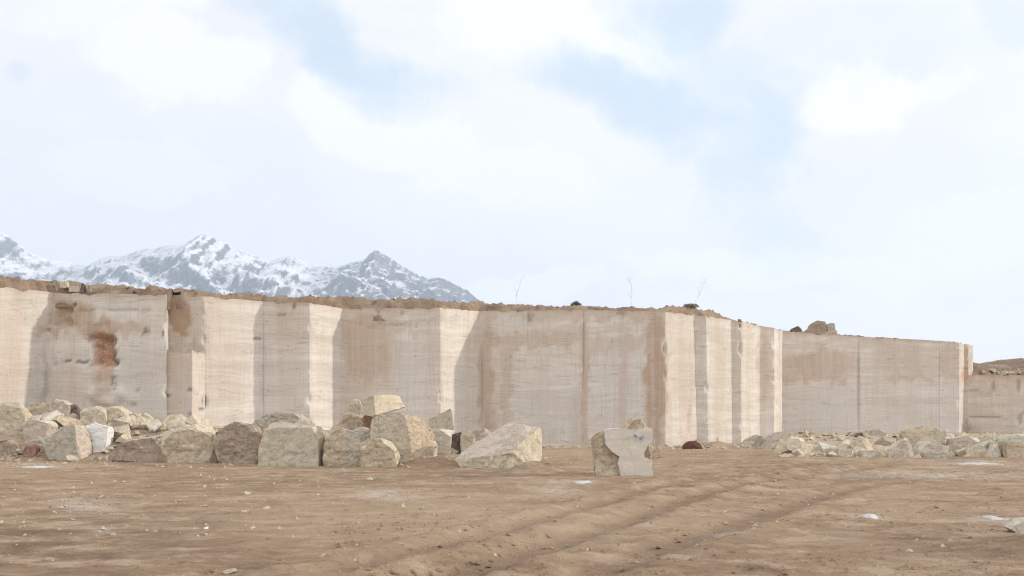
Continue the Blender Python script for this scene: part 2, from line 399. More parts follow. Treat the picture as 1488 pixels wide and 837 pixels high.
for i in range(1, len(P) - 1):
    a, b, c_ = (corner(j) for j in (i - 1, i, i + 1))
    d1 = Vector((b[1] - a[1], b[2] - a[2])).normalized(); d2 = Vector((c_[1] - b[1], c_[2] - b[2])).normalized()
    if d1.x * d2.y - d1.y * d2.x > .3:          # a corner that stands out
        bi = (d2 - d1).normalized(); BIS[i] = Vector((bi.x, bi.y, 0))
def wall_grid(i0, i1, zbot=-.6, zcap=None, step=.16, amp=.018, chip=.16, P0=None):
    """one sawn face between two corners of the plan, as a fine grid with saw-cut relief and a chipped top edge"""
    (b0, t0, y0, h0), (b1, t1, y1, h1) = (corner(i0), corner(i1)) if P0 is None else P0
    L = math.hypot(b1 - b0, y1 - y0); n = max(3, int(L / step)); dx, dy = (b1 - b0) / L, (y1 - y0) / L
    nrm = Vector((dy, -dx, 0))
    V = []; A = []
    zt = zcap if zcap is not None else max(h0, h1)
    m = int((zt - zbot) / .15)
    us = sorted(set([i / n for i in range(n + 1)] + [min(1, k / L) for k in (.03, .06, .10)] + [max(0, 1 - k / L) for k in (.03, .06, .10)]))
    n = len(us) - 1
    for i in range(n + 1):
        u = us[i]; H = lerp(h0, h1, u)
        s = u * L; yy = lerp(y0, y1, u)
        c = noise.noise(Vector((lerp(b0, b1, u) * 1.3, yy * 1.3, 3))) + .6 * noise.noise(Vector((lerp(b0, b1, u) * 4, yy * 4, 8)))
        H -= chip * max(0, c) * min(1, min(u, 1 - u) * 8 + .25)
        for j in range(m + 1):
            z = lerp(zbot, H, j / m)
            f = max(0, min(1, z / h0))
            x = lerp(lerp(b0, t0, f), lerp(b1, t1, f), u)
            e = min(1, min(u, 1 - u) * L / .35)
            p = Vector((x, yy, z))
            d = amp * (fbm(Vector((x * .5, yy * .5, z * 1.1)), 4) + .5 * noise.noise(Vector((x * 2.3, yy * 2.3, z * .25))))
            ck = noise.noise(Vector((x * .7, yy * .7, z * .35 + 40)))
            if ck > .42: d -= (ck - .42) * .25
            px = CX + x / yy * F; py = HY - (z - CH) / yy * F
            v = stain_shade(px, py)
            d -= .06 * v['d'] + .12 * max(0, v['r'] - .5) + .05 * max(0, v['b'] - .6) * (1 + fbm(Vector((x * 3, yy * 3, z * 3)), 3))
            # spalled, rough upper edge
            top = max(0, 1 - (H - z) / .45)
            d -= .10 * top * max(0, noise.noise(Vector((x * 1.5, yy * 1.5, 21))) + .15)
            if i0 == 1 and P0 is None:                   # the broken hollow and ledges of the second bay
                hx, hy = px + 9 * noise.noise(Vector((px * .09, py * .09, 5))), py + 8 * noise.noise(Vector((px * .12, py * .12, 15)))
                if 131 + (hy - 490) * .25 < hx < 167 and 487 + (hx - 131) * .12 < hy < 529: d -= .38 + .35 * noise.noise(p * 2.5) + .15 * noise.noise(p * 6)
                if 58 < hx < 132 and hy > 525: d += .16
                if 60 < hx < 108 - (hy - 440) * .2 and 442 < hy < 472: d -= .28 + .25 * noise.noise(p * 2.2)
                if 132 < hx < 182 + (hy - 540) * .3 and hy > 532: d += (.08 + .0015 * (hy - 532)) * (1 + 1.2 * noise.noise(p * 2.0))
            q = p + nrm * d * e
            if P0 is None:
                for ci, dist in ((i0, u * L), (i1, (1 - u) * L)):
                    bis = BIS.get(ci)
                    if bis and dist < 1.0:
                        ch_ = max(0, noise.noise(Vector((ci * 7.3, 0, z * 1.3))) - .12) * .42 + max(0, noise.noise(Vector((ci * 3.1, 5, z * 4.6))) - .05) * .13
                        q = q + bis * ch_ * max(0, 1 - dist / .17)
            else:
                dist = min(u, 1 - u) * L
                ch_ = max(0, noise.noise(Vector((x * .2, 3, z * 1.2))) + .1) * .25
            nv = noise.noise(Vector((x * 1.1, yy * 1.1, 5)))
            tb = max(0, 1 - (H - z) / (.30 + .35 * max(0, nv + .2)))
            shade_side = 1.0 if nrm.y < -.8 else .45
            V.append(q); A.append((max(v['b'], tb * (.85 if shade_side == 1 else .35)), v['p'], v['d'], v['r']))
    Fc = [(i * (m + 1) + j, (i + 1) * (m + 1) + j, (i + 1) * (m + 1) + j + 1, i * (m + 1) + j + 1) for i in range(n) for j in range(m)]
    return V, Fc, A
def join_grids(gs):
    V, Fc, A = [], [], []
    for v, f, a in gs:
        k = len(V); V += v; A += a; Fc += [tuple(i + k for i in q) for q in f]
    return V, Fc, A
def back_wall(V, Fc, A, x0, x1, y0, y1, H, yb):
    """closes the block behind its face so that it is a solid, not a screen"""
    k = len(V); yb0 = yb
    V += [Vector((x0, y0 + .3, -.6)), Vector((x1, y1 + .3, -.6)), Vector((x1, yb0, -.6)), Vector((x0, yb0, -.6)),
          Vector((x0, y0 + .3, H)), Vector((x1, y1 + .3, H)), Vector((x1, yb0, H)), Vector((x0, yb0, H))]
    A += [(0, 0, 0, 0)] * 8
    Fc += [(k + 3, k + 2, k + 6, k + 7), (k + 4, k + 5, k + 6, k + 7)]
def bay(name, idx, parent, label=None, **kw):
    gs = [wall_grid(a, b, **kw) for a, b in zip(idx, idx[1:])]
    V, Fc, A = join_grids(gs)
    c0, c1 = corner(idx[0]), corner(idx[-1])
    back_wall(V, Fc, A, c0[0], c1[0], c0[2], c1[2], min(corner(i)[3] for i in idx) - .55, 96)
    o = parent.location
    me = mesh_from(name, [v - o for v in V], Fc); put_attr(me, 'stain_shade', A)
    ob = link(name, me, [M_WALL], parent)
    if label: ob['label'] = label
    return ob
main = empty('quarry_wall', (0, 58, 0))
tag(main, 'long pale travertine quarry wall cut in stepped bays, brown soil along its top', 'quarry wall')
bay('wall_bay', [0, 1], main, 'sunlit cream cut face at the left end')
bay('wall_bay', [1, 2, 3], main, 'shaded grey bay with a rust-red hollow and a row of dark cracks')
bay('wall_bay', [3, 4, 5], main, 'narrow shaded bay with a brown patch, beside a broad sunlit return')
bay('wall_bay', [5, 6, 7], main, 'plain grey bay with a bright sunlit return')
bay('wall_bay', [7, 8, 9], main, 'bay half brown and half pale grey, its return half in shadow')
bay('wall_bay', [9, 10, 11, 12], main, 'widest bay, brown streaked, with a dark brown strip at its sunlit corner')
bay('wall_bay', [12, 13, 14], main)
bay('wall_bay', [14, 15, 16], main)
bay('wall_bay', [16, 17, 18], main, 'narrow bay ending at the farther wall')
far = empty('quarry_wall', (27, 76, 0))
tag(far, 'farther shaded quarry wall of grey stone with a reddish brown band and boulders on top', 'quarry wall')
bay('wall_bay', [18, 19], far, 'grey bay with a reddish brown band across its middle')
bay('wall_bay', [19, 20, 21, 22], far, 'pale grey bay ending in a thin sunlit edge')
bay('wall_end', [22, 23, 24], far)
# lower bench at the far right
low = empty('quarry_wall', (40, 82, 0))
tag(low, 'low pinkish brown quarry wall beyond the far wall, rubble lying on its top', 'quarry wall')
zl = CH + 55 / F * 80
x0, x1 = (1401.5 - CX) / F * 80, (1950 - CX) / F * 80.5
V, Fc, A = wall_grid(0, 0, P0=((x0, x0, 80.02, zl), (x1, x1, 80.5, zl - .05)), amp=.05, chip=.3)
back_wall(V, Fc, A, x0, x1, 80, 80.5, zl - .6, 96)
me = mesh_from('wall_face', [v - low.location for v in V], Fc); put_attr(me, 'stain_shade', A); link('wall_face', me, [M_WALL], low)
# protruding lower slab in front of the third bay
def buttress():
    ya = 49.0
    xa, xb = (241 - CX) / F * ya, (279.5 - CX) / F * ya
    xc = (297.5 - CX) / F * 50.2
    h = CH + (HY - 508) / F * ya
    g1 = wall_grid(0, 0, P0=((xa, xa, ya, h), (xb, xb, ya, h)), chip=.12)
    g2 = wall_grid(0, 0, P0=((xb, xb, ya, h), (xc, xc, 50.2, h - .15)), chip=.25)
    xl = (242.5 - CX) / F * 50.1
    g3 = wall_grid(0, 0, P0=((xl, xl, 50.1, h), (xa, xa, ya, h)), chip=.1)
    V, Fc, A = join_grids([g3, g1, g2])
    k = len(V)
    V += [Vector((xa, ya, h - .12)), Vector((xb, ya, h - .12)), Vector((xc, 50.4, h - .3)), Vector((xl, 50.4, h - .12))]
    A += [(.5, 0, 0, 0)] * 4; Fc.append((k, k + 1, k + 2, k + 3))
    me = mesh_from('buttress', [v - main.location for v in V], Fc); put_attr(me, 'stain_shade', A)
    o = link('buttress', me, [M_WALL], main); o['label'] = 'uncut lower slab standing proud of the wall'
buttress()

# ------------------------------------------------------------------ soil on top of the walls
CAP = [(-110, 398), (0, 405.5), (40, 408.5), (80, 411), (120, 413), (160, 415.5), (242, 421.5), (300, 425.5), (330, 427), (382, 430), (450, 431), (500, 433), (560, 434), (640, 437), (697, 440),
       (760, 442.5), (830, 444.5), (900, 447.5), (960, 448.5), (985, 446.5), (1005, 444), (1020, 447), (1045, 454), (1063, 463), (1077, 466), (1104, 472), (1125, 476), (1137, 480), (1250, 488), (1330, 493), (1394, 497), (1414, 502)]
def front_line(idx, step=.14):
    out = []
    for a, b in zip(idx, idx[1:]):
        (_, x0, y0, h0), (_, x1, y1, h1) = corner(a), corner(b)
        L = math.hypot(x1 - x0, y1 - y0); n = max(2, int(L / step))
        for i in range(n):
            u = i / n; out.append((lerp(x0, x1, u), lerp(y0, y1, u), lerp(h0, h1, u), (.30 if (y1 - y0) > .4 * (x1 - x0) else 0) * min(1, min(u, 1 - u) * 6 + .2)))
    c = corner(idx[-1]); out.append((c[1], c[2], c[3], 0)); return out
def build_cap():
    line = front_line(list(range(0, 25)))
    ts = [.06, .10, .2, .35, .55, .8, 1.1, 1.5, 2.0, 2.7, 3.6, 5, 7, 10, 14]
    V = []
    for (x, y, h, t0) in line:
        px = CX + x / y * F
        zc = CH + (HY - table(CAP, px)) / F * (y + .9)
        rise = max(.03, zc - h)
        big = min(1, rise / .4)
        for k, t in enumerate(ts):
            yy = y + t + t0 * max(0, 1 - k / 6)
            p = Vector((x, yy, 0))
            if k == 0: z = h - .7
            else:
                f = sst(-.05, .9, t + .25 * noise.noise(p * 1.1) * big)
                z = lerp(h - .16 - .06 * big, zc, f)
                z += (.20 * fbm(p * .9, 4) + .13 * noise.noise(p * 3.1) + .08 * noise.noise(p * 7)) * (.25 + .75 * big) * min(1, t * 3 + .2)
                if t > 2: z -= (t - 2) * .03
            V.append((x, yy, z))
        yb = max(104, y + 18)
        V.append((x, yb, zc - .9)); V.append((x, yb + 6, -1))
    m = len(ts) + 2; n = len(line)
    Fc = [(i * m + j, (i + 1) * m + j, (i + 1) * m + j + 1, i * m + j + 1) for i in range(n - 1) for j in range(m - 1)]
    tag(link('upper_ground', mesh_from('upper_ground', V, Fc, True), [M_CAP]), kind='structure')
    # bench behind the low wall, climbing to a dark rise
    V = []; xs = [x0 + .1 + i * .16 for i in range(int((x1 - x0) / .16))]
    ts = [.05, .1, .25, .5, .8, 1.2, 1.7, 2.3, 3, 3.8, 4.8, 6, 7.5, 9, 11, 13, 16, 19, 22, 26, 30, 34, 50]
    for x in xs:
        for k, t in enumerate(ts):
            p = Vector((x, 80.3 + t, 0))
            z = zl - .9 if k == 0 else zl - .22 + .9 * sst(0, 5, t) + 1.9 * sst(8, 32, t) + (.30 * fbm(p * .8, 4) + .16 * noise.noise(p * 2.4) + .08 * noise.noise(p * 5)) * min(1, t + .2)
            z += .5 * noise.noise(Vector((x * .25, t * .1, 3))) * sst(12, 30, t)
            if t > 40: z = -1
            V.append((x, 80.3 + t, z))
    m = len(ts)
    Fc = [(i * m + j, (i + 1) * m + j, (i + 1) * m + j + 1, i * m + j + 1) for i in range(len(xs) - 1) for j in range(m - 1)]
    tag(link('upper_ground', mesh_from('upper_ground', V, Fc, True), [M_CAP]), kind='structure')
build_cap()

# ------------------------------------------------------------------ stones
def detail(bm, edge, amp, seed, crisp=.0):
    bmesh.ops.triangulate(bm, faces=bm.faces[:])
    for it in range(7):
        es = [e for e in bm.edges if e.calc_length() > edge * 1.45]
        if not es: break
        bmesh.ops.subdivide_edges(bm, edges=es, cuts=1)
        bmesh.ops.triangulate(bm, faces=[f for f in bm.faces if len(f.verts) > 3])
    for k in range(1):
        bmesh.ops.smooth_vert(bm, verts=bm.verts[:], factor=.06, use_axis_x=True, use_axis_y=True, use_axis_z=True)
    bm.normal_update()
    off = Vector((seed * 3.1, seed * 1.7, seed * .9))
    nv = []
    for v in bm.verts:
        p = v.co + off
        d = amp * (.75 * fbm(p * 1.2, 3) + .60 * noise.noise(p * 3.6) + .40 * noise.noise(p * 8.5))
        # conchoidal breaks
        cell = noise.voronoi(p * 1.7)[0]
        d -= amp * 1.6 * max(0, .30 - (cell[1] - cell[0]))
        d -= amp * 1.3 * max(0, noise.cell(p * 1.6)) * .5
        nv.append(v.co + v.normal * d)
    for v, c in zip(bm.verts, nv): v.co = c
def chip_corners(bm, k, seed):
    rnd = random.Random(seed * 13 + 1)
    for i in range(k):
        d = Vector((rnd.gauss(0, 1), rnd.gauss(-.3, 1), rnd.gauss(.2, .8))).normalized()
        sup = [v.co.dot(d) for v in bm.verts]; hi, lo = max(sup), min(sup)
        cut = hi - (hi - lo) * rnd.uniform(.02, .095)
        r = bmesh.ops.bisect_plane(bm, geom=bm.verts[:] + bm.edges[:] + bm.faces[:], plane_co=d * cut, plane_no=d, clear_outer=True)
        es = [e for e in r['geom_cut'] if isinstance(e, bmesh.types.BMEdge)]
        if es: bmesh.ops.edgenet_fill(bm, edges=es)
NR = 0
def stone(name, label, Y, pts, depth, mat, cat='boulder', mat2=None, side=None, amp=.042, edge=.07, group=None, foot=True, taper=.86, convex=True, parent=None, cuts=11, grow_=1.09):
    """a block from the outline it shows: each outline point may carry its own distance; the far side is a smaller copy of the near one"""
    global NR; NR += 1
    pts = [(p[0], p[1], p[2] if len(p) > 2 else 0.0) for p in pts]
    if convex and cuts:
        mx = sum(p[0] for p in pts) / len(pts); my = max(p[1] for p in pts)
        pts = [(mx + (a - mx) * grow_, my + (b - my) * (1 + (grow_ - 1) * .6), d) for a, b, d in pts]
    fr = [W(px, py, Y + d) for px, py, d in pts]
    c = sum(fr, Vector()) / len(fr)
    bk = []
    for q in fr:
        s = c + (q - c) * taper; s.y = q.y + depth * (.75 + .25 * random.Random(NR * 31 + int(q.x * 50)).random()); bk.append(s)
    bm = bmesh.new()
    zmin = min(q.z for q in fr)
    g = ground_at(c.x, Y + depth * .4)[0]
    allp = [q.copy() for q in fr + bk]
    if foot:
        for q in allp:
            if q.z < zmin + .22 * (max(v.z for v in fr) - zmin) and q.z > g - .12: q.z = min(q.z, g - .12) if zmin < g + .6 else q.z
    if convex:
        for q in allp: bm.verts.new(q)
        bmesh.ops.convex_hull(bm, input=bm.verts[:])
        loose = [v for v in bm.verts if not v.link_faces]
        if loose: bmesh.ops.delete(bm, geom=loose, context='VERTS')
        if cuts: chip_corners(bm, cuts, NR)
    else:
        n = len(fr)
        vs = [bm.verts.new(q) for q in allp]
        bm.faces.new(vs[:n]); bm.faces.new(list(reversed(vs[n:])))
        for i in range(n): bm.faces.new((vs[i], vs[(i + 1) % n], vs[(i + 1) % n + n], vs[i + n]))
    bmesh.ops.recalc_face_normals(bm, faces=bm.faces[:])
    detail(bm, edge, amp, NR)
    base = Vector((c.x, Y + depth * .4, min(v.co.z for v in bm.verts)))
    o0 = base if parent is None else parent.location
    for v in bm.verts: v.co -= o0
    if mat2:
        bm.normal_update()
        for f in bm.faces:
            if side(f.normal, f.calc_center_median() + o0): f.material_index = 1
    me = bpy.data.meshes.new(name); bm.to_mesh(me); bm.free()
    o = link(name, me, [ROCKS[mat]] + ([ROCKS[mat2]] if mat2 else []), parent, base if parent is None else None)
    if parent is None: tag(o, label, cat, group)
    return o
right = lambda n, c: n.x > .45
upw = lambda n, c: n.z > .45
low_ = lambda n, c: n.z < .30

B = 'boulder'
# --- left heap, front row
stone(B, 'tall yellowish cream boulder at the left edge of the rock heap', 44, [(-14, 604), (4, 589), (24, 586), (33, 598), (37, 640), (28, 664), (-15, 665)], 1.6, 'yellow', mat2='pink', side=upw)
stone(B, 'low brown boulder at the foot of the tall yellowish one', 42.2, [(-12, 652), (0, 641), (12, 640), (20, 652), (26, 664), (-10, 668)], .8, 'brown')
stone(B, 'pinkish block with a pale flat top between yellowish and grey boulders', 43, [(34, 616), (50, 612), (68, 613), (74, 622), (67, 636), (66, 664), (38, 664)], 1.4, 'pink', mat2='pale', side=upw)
stone(B, 'small dark reddish stone below the pinkish flat topped block', 42, [(31, 660), (36, 650), (44, 646), (50, 652), (50, 664), (33, 665)], .6, 'red')
stone(B, 'cream slab lying behind the pinkish flat topped block', 46.2, [(30, 600), (44, 586), (66, 585), (72, 600), (72, 616), (30, 616)], 1.2, 'yellow', mat2='cream', side=upw)
stone(B, 'rounded pinkish boulder with a cream chip, on the slab behind the heap', 46, [(68, 600), (72, 584), (84, 580), (99, 587), (101, 598), (93, 608), (76, 609)], 1.0, 'pink')
stone(B, 'small dark stone wedged between the rounded pinkish boulder and cream boulders', 46.2, [(101, 590), (108, 588), (114, 598), (111, 613), (98, 613), (95, 604)], .6, 'dark')
stone(B, 'small pale pink stone under the dark wedged stone', 45.2, [(97, 606), (104, 600), (109, 604), (110, 613), (98, 614)], .5, 'pink')
stone(B, 'broad cream boulder above the bright white block', 45, [(113, 602), (121, 594), (136, 591), (150, 595), (153, 612), (147, 619), (113, 618)], 1.2, 'cream')
stone(B, 'pointed cream boulder right of the broad cream one', 45.3, [(147, 600), (159, 590), (166, 589), (179, 600), (185, 615), (176, 620), (147, 619)], 1.1, 'cream')
stone(B, 'squat tan stone on the slope beside the pointed cream boulder', 46, [(182, 607), (191, 601), (197, 603), (200, 613), (193, 620), (181, 619)], .7, 'tan')
stone(B, 'small cream stone highest on the slope right of the squat tan one', 46.3, [(197, 604), (207, 600), (214, 605), (222, 610), (211, 616), (198, 615)], .6, 'cream')
stone(B, 'greenish grey block with a slanted left edge, left of the white block', 41.5, [(65, 636), (84, 621), (103, 617), (112, 618), (124, 620, .7), (127, 640, .5), (125, 661, .3), (108, 669), (70, 665), (64, 650)], 1.3, 'greygreen', mat2='pink', side=right, amp=.04)
stone('stone_block', 'bright white block standing in the left rock heap', 42.4, [(121, 622), (137, 617), (156, 622), (154, 640), (151, 656), (148, 665), (134, 664), (128, 652), (123, 640)], 1.0, 'white', 'stone block', amp=.03, cuts=3)
stone(B, 'dark stone in the hollow right of the white block', 43.2, [(158, 646), (164, 637), (176, 636), (184, 643), (177, 651), (161, 653)], .6, 'dark')
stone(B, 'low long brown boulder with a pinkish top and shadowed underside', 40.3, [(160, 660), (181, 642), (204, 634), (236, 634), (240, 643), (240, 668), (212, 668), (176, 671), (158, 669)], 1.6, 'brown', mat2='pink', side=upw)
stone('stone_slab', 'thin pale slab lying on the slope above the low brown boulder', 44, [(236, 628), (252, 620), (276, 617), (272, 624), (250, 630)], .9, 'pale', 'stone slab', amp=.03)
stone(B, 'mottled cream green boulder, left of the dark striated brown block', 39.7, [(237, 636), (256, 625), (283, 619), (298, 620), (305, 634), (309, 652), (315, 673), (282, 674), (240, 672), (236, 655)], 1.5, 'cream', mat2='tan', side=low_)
stone(B, 'dark brown striated boulder left of the large square grey block', 39, [(312, 633), (330, 618), (340, 616), (372, 621), (379, 640), (383, 677), (330, 677), (318, 665), (306, 650)], 1.6, 'brown', amp=.06)
stone(B, 'small reddish chunk wedged on the corner of the square grey block', 37.4, [(374, 636), (381, 629), (394, 627), (398, 640), (389, 649), (378, 646)], .6, 'red')
stone('stone_block', 'large square grey block with a sunlit right side in the front row', 37.3, [(381, 648), (387, 628), (401, 624), (452, 624), (457, 634), (464, 652), (464, 679), (379, 679), (400, 617, 1.0), (461, 617, 1.2), (469, 640, .9), (467, 677, .6)], 1.3, 'grey', 'stone block', mat2='cream', side=right, amp=.030, cuts=3)  # cream on the right faces paints in the sunlight
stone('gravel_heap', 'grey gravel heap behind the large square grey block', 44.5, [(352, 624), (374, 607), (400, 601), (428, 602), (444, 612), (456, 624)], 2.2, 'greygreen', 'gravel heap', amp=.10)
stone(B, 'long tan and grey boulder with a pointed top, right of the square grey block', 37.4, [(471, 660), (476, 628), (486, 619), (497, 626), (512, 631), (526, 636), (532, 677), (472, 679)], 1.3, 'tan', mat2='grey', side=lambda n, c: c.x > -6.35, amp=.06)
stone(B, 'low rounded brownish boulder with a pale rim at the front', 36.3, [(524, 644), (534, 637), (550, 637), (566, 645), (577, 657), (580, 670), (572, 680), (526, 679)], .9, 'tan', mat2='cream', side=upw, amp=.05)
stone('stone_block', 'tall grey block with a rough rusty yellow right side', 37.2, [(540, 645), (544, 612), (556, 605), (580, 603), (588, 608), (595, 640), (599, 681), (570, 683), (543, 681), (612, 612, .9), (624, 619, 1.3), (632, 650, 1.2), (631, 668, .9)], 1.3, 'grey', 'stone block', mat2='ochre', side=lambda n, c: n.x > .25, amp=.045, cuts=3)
stone(B, 'ochre pointed boulder in the gap behind the long tan boulder', 39.6, [(489, 624), (493, 604), (505, 599), (516, 603), (529, 612), (541, 626), (540, 638), (490, 638)], 1.2, 'ochre', mat2='cream', side=right)
stone(B, 'small whitish chunk at the foot of the ochre pointed boulder', 38.8, [(509, 630), (516, 622), (530, 621), (543, 628), (542, 640), (510, 640)], .7, 'pale')
stone(B, 'pinkish stone leaning at the left of the topmost sunlit block', 40.4, [(501, 604), (509, 584), (516, 580), (523, 583), (525, 606), (502, 610)], .8, 'pink')
stone(B, 'dark red stone under the topmost sunlit block', 39.6, [(522, 612), (534, 602), (546, 602), (550, 632), (522, 634)], .7, 'red', foot=False)
stone('stone_block', 'topmost sunlit cream block resting on the tall grey block', 38.1, [(524, 583, .6), (527, 577, .6), (543, 575), (546, 603), (541, 606), (531, 603, .3), (564, 573, .7), (579, 575, 1.2), (588, 592, 1.3), (562, 600, .6)], .9, 'grey', 'stone block', mat2='cream', side=lambda n, c: n.x > .15, amp=.02, foot=False, taper=.95, cuts=0)  # grey for shaded faces, cream for sunlit ones: the light is in the colour
stone(B, 'grey wedge shaped block with a slanted top, leaning beyond the rusty yellow side', 41.8, [(624, 611), (640, 603), (653, 595), (656, 600), (659, 626), (626, 623)], .8, 'grey', amp=.03, foot=False, cuts=2)
stone(B, 'square pale block beneath the grey wedge', 40.9, [(628, 634), (632, 625), (656, 626), (651, 656), (632, 659), (628, 652)], 1.0, 'pale', amp=.03)
stone(B, 'dark stone in shadow between the square pale block and cream chunk', 43, [(655, 634), (663, 627), (670, 628), (674, 640), (670, 654), (656, 654)], .7, 'dark')
stone(B, 'small cream chunk at the left foot of the leaning slab', 42.8, [(669, 630), (676, 622), (684, 627), (690, 640), (684, 650), (671, 646)], .6, 'cream')
stone(B, 'flat pinkish stone behind the leaning slab by the wall corner', 44.2, [(684, 628), (696, 621), (710, 625), (720, 635), (712, 645), (687, 644)], .9, 'pink')
def slab_front(n, c):
    px, py = CX + c.x / c.y * F, HY - (c.z - CH) / c.y * F
    edge_ = table([(655, 669), (700, 667), (719, 662), (743, 657), (758, 640), (772, 630), (783, 622)], px) + 4 * noise.noise(Vector((px * .15, py * .15, 2)))
    return py > edge_
stone('boulder', 'large leaning slab boulder, smooth pinkish top and rough yellow broken front', 36.2, [(735, 616, 1.9), (743, 614, 2.0), (785, 620, 1.5), (788, 630, 1.0), (782, 623, .9), (760, 641, .15), (745, 657, -.3), (719, 662, -.25), (787, 668, .5), (778, 681, .1), (742, 686, -.25), (720, 684, -.2), (700, 675, -.1), (672, 672, .2), (660, 667, .3), (680, 649, 1.0)], .7, 'pink', mat2='yellow', side=slab_front, amp=.05, edge=.06, cuts=0)

# --- sawn upright slab with the blue paint mark
sl = empty('sawn_slab', W(912, 692, 31.5)); sl.location.z = 0
tag(sl, 'upright sawn grey slab with a notched waist and blue paint mark, alone on the dirt', 'stone slab')
front = [(878, 628), (881, 624), (903, 622), (908, 625), (924, 623), (946, 621.5), (948.5, 624), (948.5, 641), (941, 648), (936.6, 658), (937, 665), (945, 667.5), (947, 674), (951, 694), (927, 694.5),
         (926, 679.5), (922, 679.5), (923, 694), (909.7, 694), (903, 682), (898, 674), (900, 663.6), (890, 657), (879.5, 646.5)]
stone('slab_face', None, 31.5, front, 1.0, 'sawn', amp=.016, edge=.05, convex=False, parent=sl, taper=1.0)
o = stone('broken_side', None, 31.72, [(860, 636), (866, 628), (877, 625), (892, 640), (902, 663), (906, 678), (912, 694), (890, 697), (867, 697), (865, 672), (862, 655)], 1.0, 'tan', amp=.05, edge=.05, convex=False, parent=sl, taper=.92)
o['label'] = 'rough brownish broken side'
o = stone('broken_side', None, 31.86, [(935, 652), (942, 645), (946, 650), (949, 668), (950, 692), (936, 692)], .5, 'brown', amp=.04, edge=.06, parent=sl)
o['label'] = 'small reddish broken patch in the notch'
def paint_mark():
    V, Fc = [], []
    def stroke(pts, w):
        for (ax, ay), (bx, by) in zip(pts, pts[1:]):
            d = Vector((bx - ax, by - ay)); n = Vector((-d.y, d.x)).normalized() * w
            k = len(V)
            for qx, qy in ((ax + n.x, ay + n.y), (bx + n.x, by + n.y), (bx - n.x, by - n.y), (ax - n.x, ay - n.y)):
                p = W(qx, qy, 31.5); p.y -= .022; V.append(p - sl.location)
            Fc.append((k, k + 1, k + 2, k + 3))
    stroke([(921, 632), (923.5, 633), (925, 635.5)], 1.5)
    stroke([(929, 635.5), (931, 637), (933, 638.6)], 1.6)
    stroke([(933.5, 633.5), (935, 635.5)], 1.0)
    me = mesh_from('paint_mark', V, Fc, False); link('paint_mark', me, [M_BLUE], sl)
paint_mark()
stone(B, 'small brownish pink stone lying on top of the sawn slab', 31.75, [(913, 624), (917, 617), (923, 611), (931, 609), (937, 616), (939, 624)], .4, 'tan', amp=.03, edge=.05, foot=False, cuts=4)
stone('stone_sliver', 'thin pale stone sliver leaning up on top of the sawn slab', 31.6, [(901, 624), (903, 620), (925.5, 598.5), (929, 600.5), (908, 624.5)], .14, 'cream', 'stone sliver', amp=.006, edge=.05, foot=False, cuts=0)
stone(B, 'cream stones at the right foot of the sawn slab, by the dark wall corner', 44, [(950, 655), (954, 650), (962, 649), (966, 656), (952, 659)], .5, 'tan')

# --- by the lit end of the main wall
stone('boulder', 'dark rust brown rounded hump half buried at the foot of the sunlit corner', 54.5, [(992, 655), (996, 647), (1003, 642), (1011, 641), (1018, 645), (1024, 652), (1025, 657)], 1.0, 'rust', amp=.02, edge=.08)
stone(B, 'pinkish bank of stone behind the dark rust brown hump', 55.8, [(1008, 650), (1013, 639), (1024, 641), (1034, 646), (1040, 653), (1030, 658), (1008, 658)], .8, 'pink', amp=.05)
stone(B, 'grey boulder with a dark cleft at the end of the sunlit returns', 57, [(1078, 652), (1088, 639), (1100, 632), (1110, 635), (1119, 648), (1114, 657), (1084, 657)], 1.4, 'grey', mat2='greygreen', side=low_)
stone(B, 'broad pinkish boulder with a bright right side, beside the grey cleft one', 55.5, [(1111, 652), (1121, 634), (1135, 628), (1147, 636), (1152, 648), (1141, 657), (1113, 658)], 1.5, 'pink', mat2='pale', side=right)  # paler material on the right faces carries painted sunlight
stone(B, 'small reddish stone at the foot of the third sunlit return', 59.5, [(1055, 648), (1059, 645), (1064, 646), (1066, 651), (1055, 651)], .5, 'red')

# --- right heap
stone('stone_slab', 'flat pale slab with a dark gap beneath, high on the right heap', 59, [(1229, 642), (1233, 639), (1246, 640), (1253, 643), (1250, 645), (1232, 645)], 1.2, 'pale', 'stone slab', amp=.03, foot=False)
stone(B, 'small dark stone above the flat pale slab', 61.5, [(1242, 640), (1247, 630), (1254, 628), (1256, 636), (1254, 642)], .7, 'dark')
stone(B, 'olive grey boulder behind the right heap, against the farther wall', 62.5, [(1250, 642), (1256, 633), (1268, 626), (1277, 625), (1287, 632), (1292, 644), (1288, 652), (1252, 652)], 1.6, 'greygreen')
stone(B, 'violet grey upright stone with pale right edge at the front of the right heap', 45.5, [(1217, 667), (1222, 653), (1232, 650), (1240, 654), (1244, 666)], .8, 'grey', mat2='pale', side=right)
stone(B, 'tan stone left of the violet grey upright one', 48, [(1201, 662), (1204, 653), (1212, 650), (1220, 654), (1221, 665), (1203, 665)], .8, 'tan')
stone(B, 'low pale tan stone with a dark slot below, left part of right heap', 50, [(1176, 660), (1180, 650), (1193, 648), (1203, 653), (1205, 662), (1178, 663)], 1.0, 'pale')
stone(B, 'low pinkish stone at the left end of the right heap', 51, [(1146, 660), (1150, 649), (1163, 646), (1178, 650), (1180, 661)], 1.0, 'pink')
stone(B, 'long whitish stone at the front of the right heap', 45.6, [(1252, 664), (1255, 655), (1268, 655), (1282, 658), (1290, 664), (1286, 668), (1254, 668)], .9, 'pale')
stone(B, 'cream stone above the long whitish one', 49.5, [(1255, 656), (1258, 648), (1272, 647), (1276, 656)], .8, 'cream')
stone(B, 'reddish brown stone left of the triangular pinkish grey one', 51, [(1272, 658), (1275, 644), (1284, 639), (1294, 644), (1298, 657), (1290, 662)], 1.0, 'brown')
